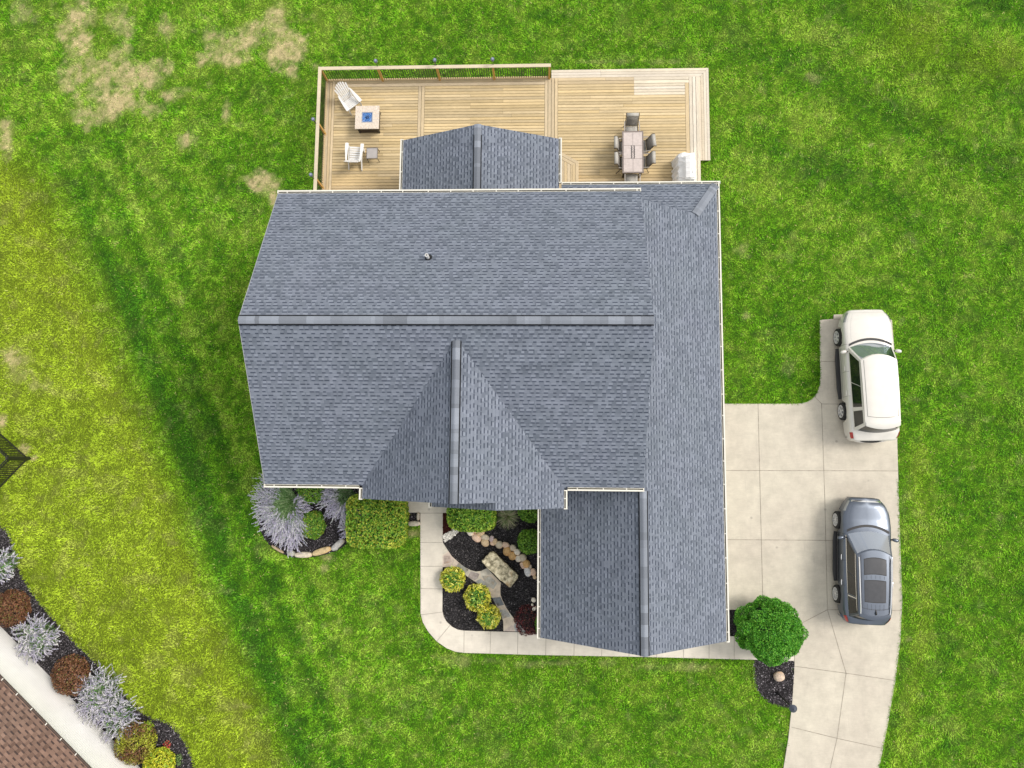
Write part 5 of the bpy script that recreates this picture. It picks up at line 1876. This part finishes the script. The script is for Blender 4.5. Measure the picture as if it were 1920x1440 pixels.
m.build('slab_seat', M['slab'], t, 'all')
ax = (np.array(cr[1]) - np.array(cr[0]))
th_ = math.atan2(ax[1], ax[0])
for s in (-.33, .33):
    m = MB()
    m.ellipsoid((ax[0] * s, ax[1] * s, .11), (.16, .24, .125), 10, 6, Matrix.Rotation(th_, 3, 'Z'), (.33, .29, .22), .05, 4)
    m.build('footing', M['stone'], t)

# ------------------------------------------------------------------ lamp post
b_, t_ = XY(1457.5, 1299.5, 0), 2.02
t = thing('lamp_post', (b_[0], b_[1], 0), 'black garden lamp post standing in the mulch by the driveway', 'lamp post')
m = MB()
m.lathe([(0.0, 0), (.085, 0), (.085, .04), (.05, .09), (.042, .30), (.034, .34), (.034, 1.52), (.045, 1.55), (.034, 1.60), (.03, 1.66), (0, 1.66)], (0, 0, 0), 12)
m.build('post', M['black'], t, True)
m = MB()
m.lathe([(.03, 1.64), (.085, 1.68), (.10, 1.72), (.125, 1.93), (.0, 1.93)], (0, 0, 0), 8)
ln_ = m.build('lantern', plain('lantern_glass', (.10, .13, .19), .25, var=.2), t)
m = MB()
m.lathe([(.15, 1.925), (.155, 1.945), (.09, 2.01), (.03, 2.05), (.03, 2.09), (0, 2.10)], (0, 0, 0), 12)
m.build('cap', plain('lantern_cap', (.055, .065, .09), .35), ln_, True)

# ------------------------------------------------------------------ black fence at the left edge
fa, fb, fc = np.array(XY(55, 859.5)), np.array(XY(-60, 757)), np.array(XY(-60, 978))
t = thing('metal_fence', (fa[0], fa[1], 0), 'black metal picket fence with a corner at the edge of the yard', 'fence')
FH = 1.38
for far in (fb, fc):
    d = far - fa
    L = float(np.linalg.norm(d))
    d /= L
    m = MB()
    th = math.atan2(d[1], d[0])
    for z in (.12, FH - .20, FH - .04):
        m.box((d[0] * L / 2, d[1] * L / 2, z), (L, .04, .045), th)
    m.build('rail', M['black'], t)
    m = MB()
    k = .115
    nb = 0
    while k < L and nb < 98:
        m.box((d[0] * k, d[1] * k, FH / 2 + .02), (.030, .030, FH - .06), th)
        k += .115
        nb += 1
    m.build('pickets', M['black'], t)
    for k in (1.9, 3.8):
        m = MB()
        m.box((d[0] * k, d[1] * k, FH / 2), (.06, .06, FH + .04), th)
        m.lathe([(.045, FH + .02), (.045, FH + .035), (0, FH + .06)], (d[0] * k, d[1] * k, 0), 4)
        m.build('post', M['black'], t)
m = MB()
m.box((0, 0, FH / 2), (.11, .11, FH + .04), .78)
m.lathe([(.055, FH + .02), (.055, FH + .035), (0, FH + .06)], (0, 0, 0), 4)
m.build('post', M['black'], t)

# ------------------------------------------------------------------ neighbour's house
nh = thing('neighbour_house', (float(nb0[0]), float(nb0[1]), 0), 'white sided house with a brown shingled roof at the bottom left corner', 'house')
def rel(p):
    return (p[0] - nb0[0], p[1] - nb0[1])
e0, e1 = np.array(XY(0, 1271.7, 2.95)), np.array(XY(163, 1440, 2.95))
ed = (e1 - e0) / np.linalg.norm(e1 - e0)
off = float(np.dot(e0 - NBA, nbn))       # eave line measured from the wall plane (negative: overhang towards lawn)
NH_E = 2.95
m = MB()
foot = [rel(p) for p in NB_FOOT]
m.prism(foot, -.1, NH_E + .12)
m.build('wall', M['white_siding'], nh)
def pt3(k, o, z):
    p = nb0 + nbd * k + nbn * o
    return (p[0] - nb0[0], p[1] - nb0[1], z)
oe = float(np.dot(e0 - nb0, nbn))
print('neighbour eave offset', oe)
m = MB()
roof_face(m, [pt3(-9.4, oe, NH_E), pt3(10.6, oe, NH_E), pt3(10.6, oe + 5.2, NH_E + 2.6), pt3(-9.4, oe + 5.2, NH_E + 2.6)], (*nbd, 0))
roof_face(m, [pt3(-9.4, oe + 10.4, NH_E), pt3(10.6, oe + 10.4, NH_E), pt3(10.6, oe + 5.2, NH_E + 2.6), pt3(-9.4, oe + 5.2, NH_E + 2.6)], (*nbd, 0))
nr = m.build('roof', [M['brown_shingle'], plain('brown_trim', (.10, .075, .06), .6)], nh)
m = MB()
o_ = Vector((-nbn[0], -nbn[1], 0))
pr = [(-.005, .02), (-.005, -.10), (.07, -.10), (.10, -.04), (.10, .0), (.05, .0), (.05, -.03), (.01, -.07), (.01, .02)]
A_, B_ = Vector(pt3(-9.4, oe + .03, NH_E - .01)), Vector(pt3(10.6, oe + .03, NH_E - .01))
rw = [[tuple(p + o_ * a + Vector((0, 0, z))) for a, z in pr] for p in (A_, B_)]
for i in range(len(pr)):
    k = (i + 1) % len(pr)
    m.face([rw[0][i], rw[0][k], rw[1][k], rw[1][i]], None, None, 1 if i in (5, 6, 7) else 0)
m.build('gutter', [plain('brown_gutter', (.085, .06, .05), .6), plain('dark_trough', (.05, .04, .03), .8)], nr)
m = MB()
k = .3
while k < 19.8:
    c = A_ + (B_ - A_) * (k / 20.0) + o_ * .05
    m.box((c.x, c.y, c.z + .012), (.14, .04, .014), math.atan2(nbn[1], nbn[0]))
    k += .85
m.build('gutter_clips', M['white_metal'], nr)

# ------------------------------------------------------------------ cars
def paint(name, c, metal, rough, coat):
    g = G(name)
    n = g.noise(g.objco(), 3.0, 3.0)
    col = g.mix(1.0, c, gray(g, g.ramp(n, .3, .7, .96, 1.04)), 'MULTIPLY')
    return g.fin(col, rough, metal, .5, coat)
M['paint_white'] = paint('paint_white', (0.60, 0.585, 0.54), 0.0, 0.34, 0.6)
M['paint_dark'] = paint('paint_dark_grey', (0.125, 0.146, 0.182), 0.88, 0.40, 0.3)
M['carglass'] = plain('car_glass', (0.010, 0.012, 0.013), 0.03, spec=0.7, var=0.1)
def ws_mat():
    g = G('windscreen')
    tr = g.node('ShaderNodeBsdfTransparent')
    tr.inputs['Color'].default_value = (0.60, 0.67, 0.74, 1)
    gl = g.node('ShaderNodeBsdfGlossy')
    gl.inputs['Color'].default_value = (0.92, 0.96, 1.0, 1)
    gl.inputs['Roughness'].default_value = 0.02
    mx = g.node('ShaderNodeMixShader')
    mx.inputs[0].default_value = 0.42
    g.t.links.new(tr.outputs[0], mx.inputs[1])
    g.t.links.new(gl.outputs[0], mx.inputs[2])
    g.t.links.new(mx.outputs[0], g.t.nodes['Material Output'].inputs['Surface'])
    return g.m
M['windscreen'] = ws_mat()
M['tyre'] = plain('tyre_rubber', (0.018, 0.018, 0.018), 0.85, var=0.2)
M['alloy'] = plain('alloy', (0.66, 0.66, 0.66), 0.30, 0.25, var=0.08)
M['chrome'] = plain('chrome', (0.80, 0.80, 0.80), 0.12, 0.9, var=0.04)
M['red_lens'] = plain('red_lens', (0.36, 0.012, 0.015), 0.15, spec=.8)
M['clear_lens'] = plain('clear_lens', (0.26, 0.27, 0.27), 0.1, spec=.8)
M['gap'] = plain('panel_gap', (0.035, 0.035, 0.035), 0.8)
M['gap_lt'] = plain('panel_gap_light', (0.12, 0.118, 0.11), 0.8)
M['dash'] = plain('dashboard_grey', (0.22, 0.215, 0.21), 0.8, var=.3, scale=5)

def sm(t):
    t = max(0.0, min(1.0, t))
    return t * t * (3 - 2 * t)

def suv(name, label, wf, wr, W_, yf, yrr, H, par):
    """wf, wr: outer hub points of the left wheels; yf/yrr: nose and tail measured along the car from the wheel midpoint"""
    wf, wr = np.array(wf[:2]), np.array(wr[:2])
    hd = wf - wr
    WB = float(np.linalg.norm(hd))
    hd /= WB
    rt = np.array([hd[1], -hd[0]])
    mid = (wf + wr) / 2 + rt * (W_ / 2 - .01)
    ang = math.atan2(hd[1], hd[0]) - math.pi / 2
    t = thing(name, (float(mid[0]), float(mid[1]), 0.022), label, 'car', None, ang)
    WR = par['wr']                                  # tyre radius
    ywf, ywr = WB / 2, -WB / 2
    ycw, hood = par['cowl'], par['hood']
    belt = par['belt']
    half = W_ / 2
    paint_, gapm = par['paint'], par['gap']

    def w(y):
        if y > 0:
            f = max(0, (y - (yf - par['fr'])) / par['fr'])
            return half * (1 - par['fk'] * f ** 2.4)
        f = max(0, (yrr + par['rr'] - y) / par['rr'])
        return half * (1 - par['rk'] * f ** 2.6)

    def ztop(y):
        if y >= ycw:
            f = (y - ycw) / (yf - ycw)
            return belt + (hood - belt) * sm(f / .35) * .45 + (hood - belt) * .55 * f - max(0, f - .80) ** 1.6 * par['droop']
        f = (ycw - y) / (ycw - yrr)
        return belt + par['kick'] * f - max(0, f - .955) * 2.6

    def zbot(y):
        z = .27 + .10 * max(0, (y - yf + .6) / .6) + .10 * max(0, (yrr + .6 - y) / .6)
        for yw in (ywf, ywr):
            dd_ = abs(y - yw)
            if dd_ < WR + .065:
                z = max(z, WR + math.sqrt(max(0, (WR + .065) ** 2 - dd_ ** 2)) - .01)
        return z
    fr_ = [0, 0, .06, .28, .60, .86, .955, 1.0]
    fw_ = [0, .80, .93, .955, .985, 1.0, .965, .905]

    def prof(y):
        ww, zt, zb = w(y), ztop(y), zbot(y)
        # side crease stays level even over the arches
        base = .27
        pts = [(0, zb), (ww * .80, zb)]
        for f, q in zip(fr_[2:], fw_[2:]):
            z = base + f * (zt - base)
            pts.append((ww * q, max(z, zb + .012 * (fr_.index(f)))))
        cr_ = par['crown']
        pts += [(ww * .80, zt + cr_ * .45), (ww * .55, zt + cr_ * .8), (ww * .28, zt + cr_ * .96), (0, zt + cr_)]
        return pts

    def S(y, k, sg, off=0.0):
        p = prof(y)
        k0 = min(int(k), len(p) - 2)
        f = k - k0
        x, z = p[k0][0] + (p[k0 + 1][0] - p[k0][0]) * f, p[k0][1] + (p[k0 + 1][1] - p[k0][1]) * f
        dx, dz = p[k0 + 1][0] - p[k0][0], p[k0 + 1][1] - p[k0][1]
        l = math.hypot(dx, dz) + 1e-9
        nx, nz = dz / l, -dx / l
        return (sg * (x + nx * off), y, z + nz * off)

    st = set(np.linspace(yrr, yf, 46).round(4))
    for yw in (ywf, ywr):
        for f in (-1, -.97, -.85, -.7, -.5, -.25, 0, .25, .5, .7, .85, .97, 1):
            st.add(round(yw + f * (WR + .064), 4))
    st = sorted(st)
    m = MB()
    rows = []
    for y in st:
        p = prof(y)
        rows.append([(-x, y, z) for x, z in p] + [(x, y, z) for x, z in p[::-1]])
    # rounded ends
    def endrow(y, s, zc, ys):
        p = prof(ys)
        r = [(x * s, zc + (z - zc) * s) for x, z in p]
        return [(-x, y, z) for x, z in r] + [(x, y, z) for x, z in r[::-1]]
    nose, tail = par['nose'], par['tail']
    rows = [endrow(yrr - tail, .80, .70, yrr), endrow(yrr - tail * .8, .92, .70, yrr), endrow(yrr - tail * .35, .985, .70, yrr)] + rows + [endrow(yf + nose * .35, .985, .62, yf), endrow(yf + nose * .8, .92, .62, yf), endrow(yf + nose, .80, .62, yf)]
    m.grid(rows, None, 0, True)
    m.face(rows[0])
    m.face(rows[-1][::-1])
    body = m.build('body', paint_, t, True)

    # greenhouse ----------------------------------------------------
    zr = H - .05
    yA0, yA1 = ycw + .02, par['roof_f']
    yB0, yB1 = par['rear0'], par['roof_r']
    wb0, wb1 = half * .895, half * par['tumble']
    zb0 = belt - .01
    def lw(h):
        return wb0 + (wb1 - wb0) * h
    def zz(h):
        return zb0 + (zr - zb0) * h
    def yF(h):
        return yA0 + (yA1 - yA0) * h
    def yRr(h):
        return yB0 + (yB1 - yB0) * h
    bf, br, tp_ = .24, .14, par['taper']
    def Wd(u, h, o=0.0):
        return (u * (lw(h) - .0), yF(h) - bf * u * u + o * .55, zz(h) + o * .83)
    def Sd(s, v, h, o=0.0):
        y0_, y1_ = yRr(h) + br, yF(h) - bf
        return (s * (lw(h) * (1 - tp_ * (1 - v) ** 2) + o), y0_ + (y1_ - y0_) * v, zz(h) + par['kick'] * (1 - h) * (1 - v) + o * .25)
    def Rr(u, h, o=0.0):
        return (u * lw(h) * (1 - tp_), yRr(h) + br * u * u - o * .9, zz(h) + par['kick'] * (1 - h) + o * .3)
    def Rf(u, v, o=0.0):
        y0_, y1_ = yB1 + br * u * u, yA1 - bf * u * u
        y = y0_ + (y1_ - y0_) * v
        x = u * wb1 * (1 - tp_ * (1 - v) ** 2)
        return (x, y, zr + .055 * (1 - u ** 4) + .05 * (1 - (2 * v - 1) ** 2) * .6 + o)
    def patch(m_, fn, a0, a1, b0, b1, na=8, nb=6, o=0.0, flip=False):
        rr_ = [[fn(a0 + (a1 - a0) * i / na, b0 + (b1 - b0) * j / nb, o) for i in range(na + 1)] for j in range(nb + 1)]
        if flip:
            rr_ = [r[::-1] for r in rr_]
        m_.grid(rr_)
    m = MB()
    for s in (-1, 1):
        patch(m, lambda a, b, o: Sd(s, a, b, o), 0, 1, 0, 1, 14, 5, 0, s > 0)
    patch(m, Rr, -1, 1, 0, 1, 10, 5, 0, False)
    patch(m, Rf, -1, 1, 0, 1, 14, 14, 0, False)
    # frame around the windscreen opening
    for a0, a1, b0, b1 in ((-1, -.93, 0, 1), (.93, 1, 0, 1), (-.93, .93, .94, 1)):
        patch(m, Wd, a0, a1, b0, b1, 6, 6, 0, True)
    m.build('roof', paint_, t, True)
    m = MB()
    patch(m, Wd, -.94, .94, .02, .95, 12, 8, -.004, True)
    m.build('windscreen', M['windscreen'], t, True)
    # dashboard and seats seen through the windscreen
    m = MB()
    rr_ = []
    for h in (0.0, .12, .22):
        rr_.append([(u * lw(h) * .9, yF(0) - bf * u * u - .06 - h * 2.6, zz(0) + .02 - h * .05) for u in np.linspace(-1, 1, 9)])
    m.grid([r[::-1] for r in rr_])
    rr2 = [rr_[-1], [(x, y - .03, z - .3) for x, y, z in rr_[-1]]]
    m.grid(rr2)
    m.build('dashboard', M['dash'], t, True)
    m = MB()
    for s in (-1, 1):
        yS = yF(.5) - 1.15
        m.ellipsoid((s * .40, yS + .25, .80), (.25, .27, .10), 10, 6, None, None, 0, 4)
        m.ellipsoid((s * .40, yS - .08, 1.10), (.25, .09, .36), 10, 6, None, None, 0, 4)
        m.ellipsoid((s * .40, yS - .12, 1.50), (.13, .06, .09), 10, 6, None, None, 0, 4)
    m.build('seats', par['seat'], t, True)
    # cowl
    m = MB()
    rr_ = []
    for d_ in (.10, .0):
        rr_.append([(u * half * .86, yA0 + .04 + d_ - bf * u * u, ztop(yA0 + .04 + d_ - bf * u * u) + par['crown'] * (1 - .5 * abs(u) ** 3) + .012) for u in np.linspace(-1, 1, 15)])
    m.grid(rr_)
    m.build('cowl', M['blackp'], t, True)
    # side glass
    for s in (-1, 1):
        for v0, v1, nm in par['sidewin']:
            m = MB()
            patch(m, lambda a, b, o: Sd(s, a, b, o), v0, v1, .10, .86, 6, 5, .008, s > 0)
            m.build('side_window', M['carglass'], t, True)
        if par.get('chrome'):
            m = MB()
            patch(m, lambda a, b, o: Sd(s, a, b, o), .06, .99, .045, .10, 14, 1, .012, s > 0)
            patch(m, lambda a, b, o: Sd(s, a, b, o), .06, .985, .865, .91, 14, 1, .012, s > 0)
            patch(m, lambda a, b, o: Sd(s, a, b, o), par['dpost'], par['dpost'] + .012, .10, .865, 1, 5, .012, s > 0)
            m.build('window_trim', M['chrome'], t, True)
    m = MB()
    patch(m, Rr, -.90, .90, .14, .90, 10, 5, .008, False)
    m.build('rear_window', M['carglass'], t, True)
    # spoiler lip above the rear window
    m = MB()
    rr_ = []
    for o1, dz_ in ((.10, .045), (-.03, .03), (-.07, .0), (-.07, -.03), (-.02, -.04)):
        rr_.append([(u * wb1 * (1 - tp_) * .97, yB1 + br * u * u + o1, zr + dz_ + .03 * (1 - u ** 4)) for u in np.linspace(-1, 1, 13)])
    m.grid(rr_)
    m.face(rr_[-1][::-1])
    sp_ = m.build('spoiler', paint_, t, True)
    # roof seams / rails / sunroofs
    m = MB()
    for s in (-1, 1):
        patch(m, Rf, s * par['seam'] - .011, s * par['seam'] + .011, .13, .98, 1, 16, .004)
    if par.get('rear_seam'):
        patch(m, Rf, -par['seam'], par['seam'], .130, .136, 12, 1, .004)
    m.build('roof_seam', gapm, t, True)
    if par.get('rails'):
        for s in (-1, 1):
            m = MB()
            m.tube([Rf(s * .90, v, .012 + .035 * min(1, 10 * min(v - .02, .97 - v))) for v in np.linspace(.03, .96, 16)], .022, 8)
            m.build('roof_rail', M['chrome'], t, True)
    for (u0, u1, v0, v1) in par.get('sunroofs', []):
        m = MB()
        patch(m, Rf, u0, u1, v0, v1, 10, 10, .008)
        so = m.build('sunroof', plain('sunroof_glass', (.045, .048, .055), .3, spec=.5) if 'sunroof_glass' not in bpy.data.materials else bpy.data.materials['sunroof_glass'], t, True)
        m = MB()
        for a0, a1, b0, b1 in ((u0 - .025, u0, v0 - .012, v1 + .012), (u1, u1 + .025, v0 - .012, v1 + .012), (u0, u1, v0 - .012, v0), (u0, u1, v1, v1 + .012)):
            patch(m, Rf, a0, a1, b0, b1, 6, 6, .006)
        m.build('sunroof_seal', M['gap'], so, True)
    if par.get('ribs'):
        m = MB()
        for v0, v1 in par['ribs']:
            for u in (-.5, -.25, 0, .25, .5):
                patch(m, Rf, u - .006, u + .006, v0, v1, 1, 3, .004)
        m.build('roof_rib', gapm, t, True)
    if par.get('fin'):
        m = MB()
        y_ = Rf(.02, .10)
        m.extrude([(y_[0] - .02, y_[1] - .13, y_[2] - .01), (y_[0] - .02, y_[1] + .13, y_[2] - .01), (y_[0] - .015, y_[1] - .06, y_[2] + .075)], (.035, 0, 0))
        m.build('antenna_fin', M['black'], t)

    def strip_k(m_, y0_, y1_, k0, k1, sg, o=.004, n_=14, w_=.010):
        """thin line on the body skin from (y0,k0) to (y1,k1)"""
        a, b = [], []
        for i in range(n_ + 1):
            f = i / n_
            y, k = y0_ + (y1_ - y0_) * f, k0 + (k1 - k0) * f
            p = S(y, k, sg, o)
            if abs(y1_ - y0_) > .2:
                q_ = S(y, k + w_ * par['kw'], sg, o)
            else:
                q_ = S(y + w_, k, sg, o)
            a.append(p)
            b.append(q_)
        m_.grid([a, b] if sg > 0 else [b, a])
    def patch_k(m_, y0_, y1_, k0, k1, sg, o=.008, n_=8, kk=6):
        rr_ = []
        for j in range(kk + 1):
            rr_.append([S(y0_ + (y1_ - y0_) * i / n_, k0 + (k1 - k0) * j / kk, sg, o) for i in range(n_ + 1)])
        if sg > 0:
            rr_ = rr_
        else:
            rr_ = [r[::-1] for r in rr_]
        m_.grid(rr_)
    m = MB()
    for s in (-1, 1):
        strip_k(m, ycw - .05, yf - .05, 7.15, par['hoodk'], s, .005, 16, .014)          # bonnet shut line
        if par.get('crease'):
            strip_k(m, ycw + .1, yf - .1, 8.15, 8.35, s, .004, 14, .010)
        for yd in par['doors']:
            strip_k(m, yd, yd + .001, 3.0, 6.9, s, .004, 12, .011)
        strip_k(m, par['doors'][-1], par['doors'][0], 3.0, 3.0, s, .004, 14, .06)
    m.build('shut_line', gapm, t, True)
    for s in (-1, 1):
        m = MB()
        patch_k(m, yf - .46, yf - .04, 5.2, 6.75, s, .010)
        m.build('headlight', M['clear_lens'], t, True)
        m = MB()
        patch_k(m, yrr + .0, yrr + .26, 4.85, 6.55, s, .014)
        m.build('taillight', M['red_lens'], t, True)
        # mirror
        ym = ycw - .42
        xm = w(ym) * .93
        m = MB()
        m.ellipsoid((s * (xm + .18), ym, belt + .04), (.13, .075, .085), 12, 8, Matrix.Rotation(-s * .22, 3, 'Z'), None, 0, 2.8)
        mi_ = m.build('mirror', par['mirror'], t, True)
        m = MB()
        m.tube([(s * (xm - .03), ym + .02, belt - .02), (s * (xm + .08), ym + .01, belt + .01)], .03, 6)
        m.build('mirror_arm', M['blackp'], mi_, True)
        for yh in par['handles']:
            m = MB()
            c = S(yh, 5.0, s, .03)
            m.ellipsoid(c, (.025, .12, .022), 10, 6, None, None, 0, 3)
            m.build('door_handle', par['handle'], t, True)
        # running board
        m = MB()
        m.ellipsoid((s * (half - .0), (ywf + ywr) / 2 + .02, .31), (.11, WB / 2 - WR - .12, .035), 12, 8, None, None, 0, 6)
        m.build('running_board', par['board'], t, True)
        if par.get('sill'):
            m = MB()
            patch_k(m, ywr + WR + .12, ywf - WR - .12, 2.55, 3.0, s, .02, 10, 2)
            m.build('sill_trim', M['chrome'], t, True)
    # front and rear details
    m = MB()
    for s in (-1, 1):
        patch_k(m, yf - par['chin'], yf - .005, 7.35, 10.98, s, .007, 4, 10)
    m.build('grille_cap', par['grillecap'], t, True)
    m = MB()
    m.box((0, yf + nose + .005, .62), (W_ * .46, .02, .26))
    gr_ = m.build('grille', M['black'], t)
    m = MB()
    m.box((0, yf + nose - .005, .36), (W_ * .52, .03, .10))
    m.build('air_intake', M['blackp'], gr_)
    m = MB()
    rr_ = []
    for z, d_ in ((.30, .04), (.46, .11), (.60, .13), (.66, .12), (.67, .02)):
        rr_.append([(u * half * .93, yrr - tail - d_ + par['bump'] * abs(u) ** 3.2 + .05, z) for u in np.linspace(-1, 1, 17)])
    m.grid([r for r in rr_])
    m.build('bumper', paint_, t, True)
    m = MB()
    rr_ = []
    for d_ in (.13, .055):
        rr_.append([(u * half * .62, yrr - tail - d_ + par['bump'] * abs(u) ** 3.2 + .05, .672) for u in np.linspace(-1, 1, 13)])
    m.grid(rr_)
    m.build('step_pad', M['blackp'], t, True)
    # wheels
    for sx in (-1, 1):
        for yw in (ywf, ywr):
            m = MB()
            tw_ = .235
            x0 = sx * (half + .03 - tw_ / 2)
            P_ = [(WR - .13, -.5), (WR - .05, -.5), (WR - .012, -.40), (WR, -.2), (WR, .2), (WR - .012, .40), (WR - .05, .5), (WR - .13, .5)]
            m.lathe([(r, h * tw_) for r, h in P_], (x0, yw, WR), 36, 'x')
            wh = m.build('wheel', M['tyre'], t, True)
            m = MB()
            ri = WR - .12
            xo_ = x0 + sx * tw_ * .44
            m.lathe([(ri + .012, 0), (ri + .012, sx * .022), (ri - .022, sx * .018), (ri - .03, -sx * .05)], (xo_, yw, WR), 32, 'x')
            for i in range(par['spokes']):
                a = 2 * math.pi * i / par['spokes'] + .3
                for da in par['split']:
                    c_, s_ = math.cos(a + da), math.sin(a + da)
                    rm = Matrix.Rotation(a + da, 3, 'X')
                    m.box((xo_ + sx * .002, yw + c_ * ri * .56, WR + s_ * ri * .56), (.028, ri * .92, par['spw']), rm)
            m.lathe([(.075, -sx * .02), (.07, sx * .018), (.03, sx * .026), (0, sx * .028)], (xo_, yw, WR), 18, 'x')
            m.build('rim', M['alloy'], wh, True)
            m = MB()
            m.lathe([(ri, 0), (0, 0)], (xo_ - sx * .055, yw, WR), 24, 'x')
            m.build('brake_disc', M['gap'], wh)
    return t

wA = dict(wr=.385, cowl=1.62 - .35, hood=1.10, belt=1.17, kick=.03, droop=1.3, crown=.055, fr=.75, fk=.24, rr=.5, rk=.10, nose=.10, tail=.10, roof_f=.62, rear0=-2.60, roof_r=-2.39, tumble=.715, taper=.035,
          sidewin=[(.585, .955, 'a'), (.275, .575, 'b'), (.03, .225, 'c')], dpost=.24, paint=M['paint_white'], gap=M['gap_lt'], seat=M['dash'], seam=.86, rear_seam=True, hoodk=7.55, doors=[1.18, .02, -1.02], handles=[.16, -.88],
          mirror=M['paint_white'], handle=M['white_metal'], board=M['blackp'], grillecap=M['paint_white'], chin=.05, bump=.22, spokes=6, split=(-.10, .10), spw=.035, kw=1.2, crease=True)
wB = dict(wr=.375, cowl=1.28, hood=1.00, belt=1.10, kick=.06, droop=1.6, crown=.085, fr=.95, fk=.34, rr=.75, rk=.20, nose=.09, tail=.08, roof_f=.47, rear0=-2.42, roof_r=-2.22, tumble=.705, taper=.10,
          sidewin=[(.57, .955, 'a'), (.285, .56, 'b'), (.03, .235, 'c')], dpost=.25, chrome=True, paint=M['paint_dark'], gap=M['gap'], seat=M['dash'], seam=.80, rear_seam=True, rails=True, sunroofs=[(-.62, .60, .66, .885), (-.62, .58, .245, .555)], ribs=[(.585, .635), (.12, .21)], fin=True,
          hoodk=7.6, crease=True, doors=[1.02, -.06, -1.06], handles=[.06, -.95], mirror=M['paint_dark'], handle=M['chrome'], board=M['blackp'], sill=True, grillecap=M['chrome'], chin=.07, bump=.30, spokes=10, split=(0,), spw=.038, kw=1.2)
carA_f, carA_r = P(1569.4, 633, .38), P(1577.7, 771.5, .38)
carB_f, carB_r = P(1567.5, 974.5, .38), P(1567.5, 1113, .38)
suv('parked_car', 'white sport utility vehicle parked at the top of the driveway beside the lawn', carA_f, carA_r, 2.06, 2.60, -2.80, 1.93, wA)
suv('parked_car', 'dark grey sport utility vehicle with two sunroofs parked lower on the driveway', carB_f, carB_r, 1.99, 2.42, -2.52, 1.77, wB)
